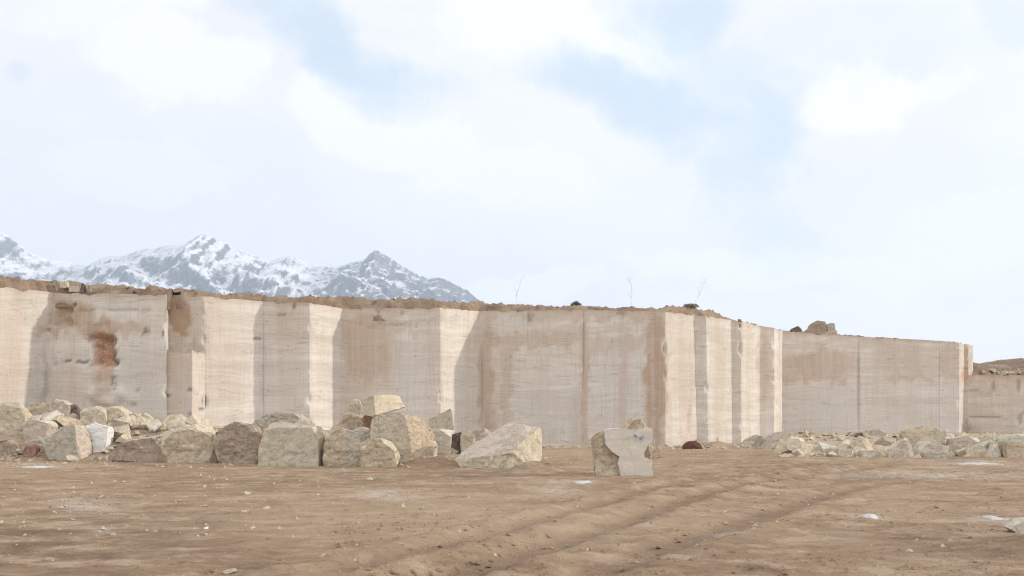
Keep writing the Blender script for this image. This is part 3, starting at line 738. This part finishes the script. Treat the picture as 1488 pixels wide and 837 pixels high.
stone(B, 'triangular pinkish grey boulder left of the white wedge', 45, [(1294, 662), (1300, 652), (1317, 637), (1323, 640), (1328, 653), (1330, 667), (1296, 668)], 1.1, 'pink', mat2='pale', side=lambda n, c: n.x < -.3)
stone(B, 'large yellow tan boulder standing highest in the right heap', 51, [(1319, 634), (1322, 627), (1332, 623), (1349, 620), (1367, 622), (1372, 628), (1371, 650), (1334, 654), (1325, 650)], 1.6, 'ochre', mat2='yellow', side=lambda n, c: n.z < .3)
stone('stone_block', 'white wedge shaped slab below the yellow tan boulder', 45.4, [(1328, 663), (1341, 645), (1349, 641), (1371, 648), (1378, 650), (1376, 657), (1362, 663), (1334, 667)], 1.2, 'pale', 'stone slab', amp=.03)
stone(B, 'rounded grey stone in front of the white wedge slab', 44, [(1358, 668), (1362, 658), (1372, 655), (1383, 659), (1387, 670), (1360, 671)], .8, 'greygreen')
stone(B, 'pale upright stone right of the yellow tan boulder against the wall', 57, [(1370, 642), (1372, 628), (1377, 624), (1390, 634), (1394, 646), (1372, 648)], 1.0, 'pale')
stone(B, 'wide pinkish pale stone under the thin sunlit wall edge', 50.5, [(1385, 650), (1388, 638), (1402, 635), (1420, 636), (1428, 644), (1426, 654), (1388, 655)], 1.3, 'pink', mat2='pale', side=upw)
stone(B, 'squat pale stone between the white wedge and the mottled cream one', 46.5, [(1374, 662), (1378, 649), (1390, 647), (1399, 654), (1401, 664)], .9, 'tan')
stone(B, 'mottled cream grey boulder at the front, below the wide pinkish stone', 45.3, [(1404, 665), (1408, 652), (1420, 647), (1432, 651), (1437, 664), (1432, 668), (1406, 668)], 1.0, 'cream')
stone('stone_slab', 'tilted grey slab leaning left beside the small white pyramid', 48, [(1425, 652), (1436, 634), (1446, 633), (1444, 646), (1436, 658)], .7, 'grey', 'stone slab', amp=.03)
stone(B, 'small white pyramid shaped stone near the right edge', 44.8, [(1434, 663), (1448, 644), (1452, 646), (1458, 664), (1440, 667)], .8, 'pale', amp=.03)
stone(B, 'pale blocky stone behind the small white pyramid', 49, [(1443, 650), (1446, 635), (1462, 634), (1469, 640), (1468, 656), (1445, 656)], 1.0, 'pale')
stone(B, 'big brownish grey boulder at the right edge of the heap', 44.5, [(1464, 666), (1466, 643), (1474, 637), (1492, 636), (1508, 644), (1512, 668)], 1.5, 'greygreen', mat2='tan', side=low_)
stone(B, 'long pale boulder behind the right edge, below the low pinkish wall', 55, [(1466, 646), (1470, 634), (1488, 631), (1520, 634), (1524, 650)], 1.4, 'pale')

# --- on top of the walls
stone(B, 'round topped grey boulder perched on top of the farther wall', 75.6, [(1177, 478), (1180, 471), (1188, 466.5), (1199, 468), (1203, 476), (1203, 488), (1176, 488)], 1.2, 'brown', foot=False, edge=.13)
stone(B, 'square grey boulder right of the round topped one on the farther wall', 75.6, [(1203, 473), (1206, 470), (1213, 470), (1214, 482), (1203, 484)], 1.0, 'greygreen', foot=False, edge=.13)
stone(B, 'flat stone under the square boulder on the farther wall', 75.4, [(1199, 482), (1204, 480), (1215, 480), (1217, 488), (1199, 489)], 1.0, 'pink', foot=False, edge=.13)
stone(B, 'low dark stone left of the perched boulders on the farther wall', 75.4, [(1149, 480), (1153, 476.5), (1160, 474), (1167, 480), (1166, 485), (1150, 485)], .7, 'dark', foot=False, edge=.13)
stone(B, 'small stone touching the left foot of the perched round topped boulder', 75.3, [(1170, 482), (1173, 479), (1180, 478), (1183, 487), (1170, 487)], .7, 'brown', foot=False, edge=.13)
stone('stone_block', 'small cream block on the soil above the left shaded bay', 48.75, [(87, 418), (87, 409), (96, 408.5), (97, 419)], .4, 'cream', 'stone block', amp=.015, foot=False)
stone(B, 'flat pinkish stone on the rim right of the small cream block', 48.75, [(98, 421), (100, 416), (112, 416), (118, 419), (116, 425), (100, 424)], .5, 'pink', amp=.03, foot=False)
stone(B, 'narrow dark upright stone on the rim above the left shaded bay', 48.7, [(117, 424), (118, 412), (122, 412), (122, 425)], .3, 'dark', amp=.02, foot=False)
stone(B, 'dark brown upright stone beside the narrow dark one on the rim', 48.7, [(127, 425), (127, 414), (131, 414), (131, 424)], .3, 'brown', amp=.02, foot=False)

# --- foreground
stone(B, 'pale grey stone at the right edge of the dirt foreground', 16.6, [(1469, 768), (1476, 762), (1492, 752), (1510, 756), (1515, 779), (1490, 778), (1478, 773)], .35, 'pale', amp=.02, edge=.035)

# ------------------------------------------------------------------ small broken stones, copied from a few shapes
PROTO = []
def proto(mat, k):
    rnd = random.Random(k * 17 + 3); bm = bmesh.new()
    for i in range(10):
        v = Vector((rnd.gauss(0, 1), rnd.gauss(0, 1), rnd.gauss(0, 1))).normalized()
        bm.verts.new((v.x * .5 * rnd.uniform(.8, 1.1), v.y * .45 * rnd.uniform(.8, 1.1), v.z * .33 * rnd.uniform(.8, 1.1)))
    bmesh.ops.convex_hull(bm, input=bm.verts[:])
    bmesh.ops.delete(bm, geom=[v for v in bm.verts if not v.link_faces], context='VERTS')
    detail(bm, .15, .022, k)
    me = bpy.data.meshes.new('rubble_stone'); bm.to_mesh(me); bm.free(); me.materials.append(ROCKS[mat]); return me
for k, mname in enumerate(['cream', 'pale', 'pink', 'tan', 'brown', 'grey', 'white', 'dark', 'yellow', 'red']):
    PROTO.append(proto(mname, k))
def small(me, x, y, s, label, group, z=None, cat='stone', flat=1.0, name='rubble_stone'):
    o = bpy.data.objects.new(name, me); COL.objects.link(o)
    z = ground_at(x, y)[0] if z is None else z
    o.location = (x, y, z + s * .10 * flat); o.scale = (s * random.uniform(.8, 1.3), s * random.uniform(.8, 1.2), s * random.uniform(.7, 1.1) * flat)
    o.rotation_euler = (random.uniform(-.35, .35), random.uniform(-.35, .35), random.uniform(0, 6.28))
    return tag(o, label, cat, group)
rs = random.Random(5)
def scatter(n, pxr, Yr, sr, kinds, label, group, name='rubble_stone'):
    for i in range(n):
        px = rs.uniform(*pxr); Y = rs.uniform(*Yr); s = sr[0] * (sr[1] / sr[0]) ** (rs.random() ** 1.8)
        small(PROTO[rs.choice(kinds)], (px - CX) / F * Y, Y, s, label, group, name=name)
scatter(45, (-20, 345), (42.5, 47), (.2, .7), [0, 0, 1, 2, 3, 3, 4, 8], 'small broken stone on the rubble slope behind the left boulders', 'small stones on the left rubble slope')
scatter(44, (-20, 300), (43.2, 47.2), (.8, 1.8), [0, 0, 1, 2, 3, 8], 'angular medium block packed in the rubble behind the left boulders', 'medium blocks packed behind the left boulders', 'boulder')
scatter(16, (-20, 160), (41.2, 43.2), (.35, .9), [2, 0, 3, 4, 1], 'low stone jammed between the front boulders of the left heap', 'low stones among the left front boulders', 'boulder')
scatter(12, (160, 470), (41, 43.5), (.5, 1.15), [0, 3, 1, 3], 'tan block showing over the middle front boulders', 'blocks behind the middle front boulders', 'boulder')
scatter(10, (480, 545), (40, 43), (.6, 1.2), [0, 3, 1, 8], 'medium block packed in the gap below the topmost sunlit block', 'medium blocks below the topmost block', 'boulder')
scatter(10, (640, 735), (41, 45), (.5, 1.1), [0, 2, 1, 3], 'medium block packed between the pale block and leaning slab', 'medium blocks by the leaning slab', 'boulder')
scatter(16, (345, 520), (42, 47), (.14, .5), [1, 3, 5, 5, 7], 'small stone in the rubble below the sunlit wall returns', 'small stones behind the middle boulders')
scatter(16, (600, 735), (39.5, 47), (.12, .45), [0, 1, 2, 3, 4], 'small stone in the gap between tall block and leaning slab', 'small stones by the leaning slab')
scatter(12, (-20, 340), (38.5, 41.5), (.10, .34), [1, 2, 3, 3, 4], 'small stone on the dirt edge before the left boulders', 'small stones before the left boulders')
scatter(110, (1140, 1500), (45.2, 57), (.7, 2.1), [0, 1, 1, 2, 0, 2, 3, 3], 'broken pale stone filling the right hand rubble heap', 'broken stones of the right heap')
scatter(24, (1145, 1410), (58, 68), (.35, 1.0), [1, 3, 5, 5, 4], 'small stone on the bank below the farther wall', 'small stones on the far bank')
scatter(10, (965, 1110), (52, 58), (.12, .45), [1, 2, 3, 3], 'small stone at the foot of the sunlit returns', 'small stones by the sunlit returns')
scatter(14, (700, 960), (30, 56), (.06, .22), [0, 3, 3, 4, 1], 'small stone on the dirt around the upright slab', 'small stones around the upright slab')
scatter(30, (60, 700), (15, 30), (.05, .15), [0, 1, 2, 3, 3], 'pebble sized stone on the left foreground dirt', 'pebbles on the left foreground', 'pebble')
scatter(36, (900, 1480), (14, 32), (.05, .16), [0, 1, 3, 3, 2], 'pebble sized stone on the right foreground dirt', 'pebbles on the right foreground', 'pebble')
for px, py, s, k, lb in [(360, 720, .30, 1, 'white stone on the dirt below the square grey block'), (386, 739, .28, 0, 'flat cream stone just below the white stone on the dirt'),
                         (353, 744, .22, 2, 'small pinkish white flake left of the flat cream stone'), (300, 771, .17, 6, 'small white lump midway down the left foreground'),
                         (298, 781, .13, 1, 'tiny pale lump touching the small white lump'), (224, 775, .14, 0, 'lone cream pebble left of the white lump'),
                         (334, 835, .19, 0, 'cream pebble at the bottom edge left of centre'), (95, 736, .18, 1, 'pale stone in the loose row at far left'),
                         (146, 725, .15, 0, 'cream stone at the right end of the far left row'), (205, 722, .15, 0, 'single cream stone above the middle left dirt'),
                         (538, 697, .25, 1, 'small white stone in front of the low rounded boulder'), (296, 738, .2, 3, 'tan flake left of the pinkish white flake')]:
    x, y = gpt(px, py); small(PROTO[k], x, y, s, lb, None, flat=.6)
rl = random.Random(11)
line = front_line(list(range(0, 25)), .5)
for i in range(32):
    x, y, h, _ = rl.choice(line); px = CX + x / y * F; t = rl.uniform(.2, 1.0)
    zc = CH + (HY - table(CAP, px)) / F * (y + .9)
    if zc - h < .12: continue
    small(PROTO[rl.choice([3, 4, 4, 9, 7, 0])], x, y + t, rl.uniform(.10, .38), 'small stone in the brown soil along the top of the long wall', 'small stones on the wall top', z=lerp(h, zc, sst(-.05, .9, t)) - .02)
for i in range(26):
    x = rl.uniform(x0 + .3, x0 + 7); t = rl.uniform(.1, 4)
    small(PROTO[rl.choice([1, 3, 4, 5, 2])], x, 80.4 + t, rl.uniform(.25, .9), 'rubble stone lying along the top of the low pinkish wall', 'rubble on the low wall', z=zl - .2 + .9 * sst(0, 5, t))

# ------------------------------------------------------------------ clods and grit lying loose on the dirt
def build_clods():
    rnd = random.Random(21); V, Fc = [], []
    n = 0
    while n < 8000:
        py = HY + 52 + 235 * rnd.random() ** 1.15; px = rnd.uniform(-30, 1520)
        x, y = gpt(px, py)
        if y > 46: continue
        dens = .38 + 1.3 * noise.noise(Vector((x * .35, y * .35, 6))) + .35 * noise.noise(Vector((x * 1.3, y * 1.3, 2)))
        if rnd.random() > dens: continue
        n += 1
        s = .012 + .06 * rnd.random() ** 3.5
        z = ground_at(x, y)[0]
        k = len(V)
        for a, b in ((0, -.3), (1, .1), (2, -.1), (3, .15), (4, 0)):
            t_ = a / 5 * 6.283 + rnd.uniform(-.4, .4); q = s * rnd.uniform(.7, 1.3)
            V.append((x + math.cos(t_) * q, y + math.sin(t_) * q, z - .012 + s * b * .5))
        V.append((x + rnd.uniform(-.4, .4) * s, y + rnd.uniform(-.4, .4) * s, z + s * rnd.uniform(.25, .55)))
        for i in range(5): Fc.append((k + i, k + (i + 1) % 5, k + 5))
    me = mesh_from('dirt_clods', V, Fc, False)
    put_attr(me, 'soil', [(0, 0, 0, .4)] * len(V))
    tag(link('dirt_clods', me, [M_GROUND]), 'loose clods and grit scattered over the brown dirt', 'clods', None, 'stuff')
build_clods()
def build_chips():
    rnd = random.Random(4); V, Fc = [], []
    def chip(x, y, s):
        z = ground_at(x, y)[0]; k = len(V)
        for a in range(4):
            t_ = a / 4 * 6.283 + rnd.uniform(-.5, .5); q = s * rnd.uniform(.6, 1.4)
            V.append((x + math.cos(t_) * q, y + math.sin(t_) * q, z - .02 + s * rnd.uniform(-.1, .4)))
        V.append((x + rnd.uniform(-.5, .5) * s, y + rnd.uniform(-.5, .5) * s, z + s * rnd.uniform(.4, 1.0)))
        for i in range(4): Fc.append((k + i, k + (i + 1) % 4, k + 4))
    def strip(n, pxr, dY, s0, s1):
        for i in range(n):
            px = rnd.uniform(*pxr); Y = rnd.uniform(*dY); chip((px - CX) / F * Y, Y, s0 * (s1 / s0) ** (rnd.random() ** 2.2))
    strip(1500, (-30, 640), (41.5, 48.5), .04, .26)
    strip(260, (600, 800), (37, 46), .03, .16)
    strip(420, (690, 970), (55.8, 58), .03, .20)
    strip(320, (960, 1150), (54, 62), .03, .22)
    strip(1700, (1130, 1510), (45, 72), .05, .34)
    strip(420, (-20, 640), (35.5, 41.5), .02, .12)
    strip(1100, (-40, 1530), (13, 40), .008, .055)
    strip(500, (-40, 700), (16, 32), .01, .075)
    strip(300, (1000, 1530), (14, 30), .01, .06)
    tag(link('stone_chips', mesh_from('stone_chips', V, Fc, False), [ROCKS['tan']]), 'loose stone chips lying round the boulders and wall foot', 'stone chips', None, 'stuff')
build_chips()

# ------------------------------------------------------------------ snow patches
def snow_patch(px, py, w, h, label, k):
    x, y = gpt(px, py); rnd = random.Random(k)
    rx = w / F * y; ry = h / F * y * y / CH
    V = [(0, 0, .04)]; Fc = []
    n = 40; rings = 5
    for r in range(1, rings + 1):
        for i in range(n):
            a = i / n * 2 * math.pi; f = r / rings
            rr = 1 + .5 * noise.noise(Vector((math.cos(a) * 1.6, math.sin(a) * 1.6, k * 3.3))) + .3 * noise.noise(Vector((math.cos(a) * 5, math.sin(a) * 5, k)))
            vx, vy = math.cos(a) * rx * rr * f, math.sin(a) * ry * rr * f
            zz = ground_at(x + vx, y + vy)[0] - ground_at(x, y)[0] + .035 * (1 - f * f) - (.05 if r == rings else 0) + .02 * noise.noise(Vector((vx * 5, vy * 5, k)))
            V.append((vx, vy, zz))
    for i in range(n): Fc.append((0, 1 + i, 1 + (i + 1) % n))
    for r in range(rings - 1):
        for i in range(n):
            a, b = 1 + r * n + i, 1 + r * n + (i + 1) % n
            Fc.append((a, a + n, b + n, b))
    o = link('snow_patch', mesh_from('snow_patch', V, Fc), [M_SNOW], None, (x, y, ground_at(x, y)[0] + .004))
    tag(o, label, 'snow patch')
snow_patch(55, 681, 20, 1.6, 'thin white snow patch before the pinkish flat topped block', 1)
snow_patch(846, 703, 16, 1.6, 'white snow streak on the dirt left of the upright slab', 2)
snow_patch(1262, 752, 15, 2.0, 'small white snow patch in the right middle of the foreground', 3)
snow_patch(1443, 751, 13, 3.0, 'white snow patch near the right edge above the pale stone', 4)
snow_patch(1423, 673, 34, 1.0, 'long thin snow line along the foot of the right heap', 5)

# ------------------------------------------------------------------ dead stems and scrub on the wall top
def tube(V, Fc, pts, r0, r1, n=5):
    k = len(V)
    for i, p in enumerate(pts):
        r = lerp(r0, r1, i / (len(pts) - 1))
        for a in range(n):
            t = a / n * 2 * math.pi; V.append((p[0] + math.cos(t) * r, p[1] + math.sin(t) * r, p[2]))
    for i in range(len(pts) - 1):
        for a in range(n):
            Fc.append((k + i * n + a, k + i * n + (a + 1) % n, k + (i + 1) * n + (a + 1) % n, k + (i + 1) * n + a))
def cap_z(px, y): return CH + (HY - table(CAP, px)) / F * (y + .9)
def stem(px, pxt, pyt, Y, label, seed):
    rnd = random.Random(seed); base = W(px, 445, Y); base.z = cap_z(px, Y - .9) - .15
    top = W(pxt, pyt, Y) - base; V, Fc = [], []
    pts = []
    for i in range(9):
        t = i / 8; pts.append((top.x * t + .04 * math.sin(t * 9 + seed), .05 * math.sin(t * 7), top.z * t))
    tube(V, Fc, pts, .006, .0025)
    o = link('stem', mesh_from('stem', V, Fc), [M_TWIG])
    r = empty('dead_weed', base); o.parent = r
    tag(r, label, 'dead weed', None)
    for b in range(9):
        i = rnd.randint(3, 8); p = pts[i]; V, Fc = [], []
        a = rnd.uniform(0, 6.28); L = rnd.uniform(.12, .45); q = [(p[0] + math.cos(a) * L * s * .7, p[1] + math.sin(a) * L * s * .7, p[2] + L * s * (.8 + .3 * s)) for s in (0, .35, .7, 1)]
        tube(V, Fc, q, .005, .002, 4)
        link('twig', mesh_from('twig', V, Fc), [M_TWIG], r)
stem(748, 757, 404, 60, 'faint dead weed stalk on the wall top, left of the other two', 1)
stem(919, 915, 400, 60, 'tall straight dead weed stalk on the middle of the wall top', 2)
stem(1006, 1026, 408, 61.5, 'slanting dead weed stalk above the soil hump at the sunlit corner', 3)
def scrub(px, py, w, h, Y, label, seed):
    rnd = random.Random(seed); base = W(px, py, Y); rx = w / F * Y; rz = h / F * Y
    V, Fc = [], []
    for i in range(700):
        v = Vector((rnd.gauss(0, 1), rnd.gauss(0, 1), abs(rnd.gauss(0, 1)))).normalized() * rnd.random() ** .45
        p = Vector((v.x * rx, v.y * rx * .8, v.z * rz)); k = len(V)
        d = Vector((rnd.uniform(-1, 1), rnd.uniform(-1, 1), rnd.uniform(.0, 1))).normalized() * rnd.uniform(.05, .14)
        s = Vector((rnd.uniform(-1, 1), rnd.uniform(-1, 1), rnd.uniform(-1, 1))).normalized() * .022
        V += [p - s, p + s, p + d]; Fc.append((k, k + 1, k + 2))
    o = link('foliage', mesh_from('foliage', V, Fc, False), [M_SCRUB])
    r = empty('scrub_bush', base); o.parent = r
    V, Fc = [], []
    for i in range(7):
        a = rnd.uniform(0, 6.28); tube(V, Fc, [(0, 0, -.2), (math.cos(a) * rx * .4, math.sin(a) * rx * .4, rz * .5), (math.cos(a) * rx * .7, math.sin(a) * rx * .7, rz * .85)], .015, .005, 4)
    link('stems', mesh_from('stems', V, Fc), [M_TWIG], r)
    tag(r, label, 'bush')
scrub(837, 445, 8, 7, 59.6, 'small grey green scrub bush on the wall top above the widest bay', 4)
scrub(1004, 447, 13, 5.5, 61.5, 'dark scrub bush on the soil hump by the sunlit corner', 5)

# ------------------------------------------------------------------ mountains
RIDGE = [(-420, 360), (-300, 330), (-200, 350), (-120, 332), (-60, 345), (-20, 336), (0, 337), (14, 342), (24, 352), (36, 362), (52, 370), (70, 376), (95, 380), (112, 384), (130, 386), (146, 376), (160, 371), (182, 371),
         (200, 363), (214, 360), (226, 361), (240, 355), (262, 357), (276, 350), (286, 343), (297, 338.5), (308, 344), (318, 350), (330, 353), (336, 362), (352, 363), (375, 373), (389, 383), (404, 375), (420, 371), (440, 378), (466, 385),
         (490, 388), (510, 381), (530, 377), (540, 366), (548, 362.5), (557, 368), (575, 380), (600, 395), (622, 405), (640, 402), (655, 410), (680, 422), (697, 437), (740, 460), (800, 500), (900, 560)]
FOOT = [(-420, 420), (-100, 385), (10, 398), (36, 384), (54, 376), (76, 369), (96, 374), (112, 381), (134, 392), (170, 405), (230, 420), (320, 440), (420, 520)]
def build_mountains():
    Yr, Yf = 5200., 3300.
    V = []; A = []; pxs = [-420 + i * 2.2 for i in range(600)]
    nv = 120
    for j in range(nv):
        v = j / (nv - 1)                                   # 0 front foot, .8 ridge, 1 back
        for px in pxs:
            if px > 900: continue
            Y = lerp(Yf, Yr, v / .8) if v <= .8 else lerp(Yr, Yr + 1300, (v - .8) / .2)
            x = (px - CX) / F * Yr * lerp(1, 1, v)
            zr = CH + (HY - table(RIDGE, px)) / F * Yr
            zr += 7 * noise.noise(Vector((px * .16, 0, 3))) + 4 * noise.noise(Vector((px * .45, 0, 9)))
            f = (v / .8) ** 1.15 if v <= .8 else 1 - ((v - .8) / .2) ** 1.0
            p = Vector((x * .0021, Y * .0021, 2.2))
            rg = noise.ridged_multi_fractal(p, 1.0, 2.1, 6, 1.0, 2.0) - 1.1
            rg2 = fbm(Vector((x * .009, Y * .009, 0)), 5)
            w = math.sin(min(1, v / .8) * math.pi) if v <= .8 else 0
            z = zr * f + w * (120 * rg + 75 * rg2)
            s = .55
            # nearer dark shoulder at the left
            zf = CH + (HY - table(FOOT, px * 1.0)) / F * 4200 + 9 * noise.noise(Vector((px * .12, 4, 3)))
            dist = abs(Y - 4200) / 900
            fz = zf * (1 - dist ** 1.2) + 40 * rg2 * min(1, dist * 2) if dist < 1 else -1
            xx = x
            if fz > z and px < 420: z = fz; s = -.05
            if px > 430: s -= .22 * sst(430, 520, px)
            if px > 610: s -= .15
            s -= .12 * sst(30, 5, (table(RIDGE, px) * 0 + (1 - f) * 200)) 
            V.append((xx, Y, max(-5, z))); A.append((max(0, s), 0, 0, 1))
    n = len([p for p in pxs if p <= 900])
    Fc = [(j * n + i, j * n + i + 1, (j + 1) * n + i + 1, (j + 1) * n + i) for j in range(nv - 1) for i in range(n - 1)]
    me = mesh_from('mountains', V, Fc); put_attr(me, 'snow', A)
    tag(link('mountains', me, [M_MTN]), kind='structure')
build_mountains()

# ------------------------------------------------------------------ air
def build_haze():
    bm = bmesh.new(); bmesh.ops.create_cube(bm, size=1.0)
    for v in bm.verts: v.co = Vector((v.co.x * 15600, v.co.y * 15600, -7 if v.co.z < 0 else 1180))
    me = bpy.data.meshes.new('haze'); bm.to_mesh(me); bm.free()
    m = bpy.data.materials.new('haze_air'); m.use_nodes = True; m.node_tree.nodes.clear()
    out = m.node_tree.nodes.new('ShaderNodeOutputMaterial'); pv = m.node_tree.nodes.new('ShaderNodeVolumePrincipled')
    pv.inputs['Color'].default_value = (.72, .84, 1.0, 1); pv.inputs['Density'].default_value = HAZE; pv.inputs['Anisotropy'].default_value = .2
    m.node_tree.links.new(pv.outputs[0], out.inputs['Volume'])
    tag(link('haze', me, [m]), kind='stuff')
HAZE = 1.2e-4
build_haze()

# ------------------------------------------------------------------ sky and sun
EL, AZ = R(15.5), R(8.0)          # sun: low at the right, a little beyond the wall line
w = bpy.data.worlds.new('World'); scene.world = w; w.use_nodes = True
class _M:  # lets the node helper work on the world tree
    node_tree = w.node_tree
t = NT(_M); bg = t.n['Background']
sky = t.add('ShaderNodeTexSky'); sky.sky_type = 'NISHITA'; sky.sun_disc = False
sky.sun_elevation = EL; sky.sun_rotation = R(90) - AZ; sky.air_density = 1.0; sky.dust_density = .6
d = t.add('ShaderNodeTexCoord').outputs['Generated']
sp = t.add('ShaderNodeSeparateXYZ'); t.l.new(d, sp.inputs[0])
dy = t.math('MAXIMUM', sp.outputs[1], .05)
u = t.math('DIVIDE', sp.outputs[0], dy); v = t.math('DIVIDE', sp.outputs[2], dy)
wn = t.add('ShaderNodeTexNoise'); t.l.new(d, wn.inputs['Vector']); wn.inputs['Scale'].default_value = 5.5; wn.inputs['Detail'].default_value = 5; wn.inputs['Roughness'].default_value = .58
wsp = t.add('ShaderNodeSeparateColor'); t.l.new(wn.outputs['Color'], wsp.inputs[0])
uw = t.math('ADD', u, t.math('MULTIPLY', t.math('SUBTRACT', wsp.outputs[0], .5), .22))
vw = t.math('ADD', v, t.math('MULTIPLY', t.math('SUBTRACT', wsp.outputs[1], .5), .16))
fz = t.noise(d, 11.0, 7, .62, .4)
def blob(px, py, rx, ry, ang=0.0):
    """soft ellipse of sky round one direction"""
    cu, cv = (px - CX) / F, (HY - py) / F
    a = t.math('SUBTRACT', uw, cu); b_ = t.math('SUBTRACT', vw, cv)
    ca, sa = math.cos(ang), math.sin(ang)
    x = t.math('DIVIDE', t.math('ADD', t.math('MULTIPLY', a, ca), t.math('MULTIPLY', b_, sa)), rx / F)
    y = t.math('DIVIDE', t.math('SUBTRACT', t.math('MULTIPLY', b_, ca), t.math('MULTIPLY', a, sa)), ry / F)
    q = t.math('ADD', t.math('MULTIPLY', x, x), t.math('MULTIPLY', y, y))
    return t.mapr(t.math('ADD', q, t.math('MULTIPLY', t.math('SUBTRACT', fz, .5), 2.6)), 1.9, -.1)
def total(bl):
    s = None
    for (b_, k) in bl:
        x = t.math('MULTIPLY', blob(*b_), k); s = x if s is None else t.math('MAXIMUM', s, x)
    return s
front_mask = t.mapr(sp.outputs[1], .05, .2)
blue = total([((495, 75, 140, 52, R(-28)), 1.0), ((390, 5, 90, 50, R(-30)), .9), ((925, 143, 155, 50, R(-12)), 1.0), ((1000, 15, 85, 60, 0), .75), ((1075, 190, 60, 110, 0), .8), ((1115, 330, 45, 55, 0), .5),
              ((1250, 60, 150, 50, 0), .3), ((-14, 112, 24, 16, 0), .4), ((1450, 20, 60, 40, 0), .4), ((1030, 95, 120, 80, 0), .55), ((620, 130, 60, 30, 0), .3)])
_bl = blob
def blob(*a): return t.mapr(_bl(*a), .15, .8)
white = total([((265, 110, 150, 60, R(-10)), 1.0), ((560, 190, 140, 70, R(-25)), 1.0), ((800, 40, 190, 75, R(-5)), 1.0), ((1265, 132, 130, 36, R(5)), 1.0), ((700, 270, 130, 45, R(-15)), .8), ((1050, 382, 130, 34, 0), .9),
               ((1270, 390, 110, 35, 0), .7), ((150, 20, 160, 60, 0), .7), ((760, 415, 130, 25, 0), .9), ((200, 250, 150, 50, 0), .4), ((1250, 470, 330, 55, 0), .75), ((1440, 330, 150, 60, 0), .5)])
blue = t.math('MULTIPLY', blue, front_mask); white = t.math('MULTIPLY', white, front_mask)
cn = t.noise(t.mapping(d, (1, 1, 2.0)), 3.2, 6, .6, .3)
cl = t.mix(t.mapr(cn, .38, .66), (8.6, 8.7, 9.1), (9.3, 9.4, 9.5))
cl = t.mix(t.math('MULTIPLY', white, .85), cl, (10.0, 10.0, 9.95))
veil = t.mix(.85, sky.outputs[0], (5.6, 7.5, 9.3))
bf = t.math('MULTIPLY', blue, t.mapr(cn, .22, .55, 1.0, .75))
hole = t.math('MULTIPLY', t.mapr(cn, .62, .74), t.math('SUBTRACT', 1.0, front_mask))
bf = t.math('MAXIMUM', bf, hole)
colr = t.mix(bf, cl, veil)
back = t.mapr(sp.outputs[1], .1, -.5, 1.0, 1.95)  # unseen sky behind the camera brightened to fill the shaded faces
vm = t.add('ShaderNodeVectorMath', operation='SCALE'); t.l.new(colr, vm.inputs[0]); t.l.new(back, vm.inputs['Scale']); colr = vm.outputs[0]
t.set(bg.inputs['Color'], colr); bg.inputs['Strength'].default_value = .1

sun = bpy.data.lights.new('sun', 'SUN'); sun.energy = 4.0; sun.angle = R(1.3); sun.color = (1.0, .945, .86)
so = bpy.data.objects.new('sun', sun); COL.objects.link(so)
sd = Vector((math.cos(EL) * math.cos(AZ), math.cos(EL) * math.sin(AZ), math.sin(EL)))
so.rotation_euler = (-sd).to_track_quat('-Z', 'Y').to_euler(); so.location = (60, 20, 40)

# ------------------------------------------------------------------ camera and output
cam = bpy.data.cameras.new('camera'); co = bpy.data.objects.new('camera', cam); COL.objects.link(co)
cam.sensor_fit = 'HORIZONTAL'; cam.sensor_width = 36; cam.lens = 36 * F / 1488; cam.shift_y = (HY - 418.5) / 1488
cam.clip_start = .1; cam.clip_end = 30000
co.location = (0, 0, CH); co.rotation_euler = (R(90), 0, 0)
scene.camera = co
scene.render.engine = 'CYCLES'
scene.cycles.use_denoising = True
scene.cycles.denoising_prefilter = 'NONE'
scene.cycles.filter_width = 1.15
scene.cycles.volume_bounces = 1
scene.cycles.max_bounces = 6
vs = scene.view_settings
vs.view_transform = 'Standard'; vs.look = 'None'; vs.exposure = .12; vs.gamma = 1; vs.use_curve_mapping = False
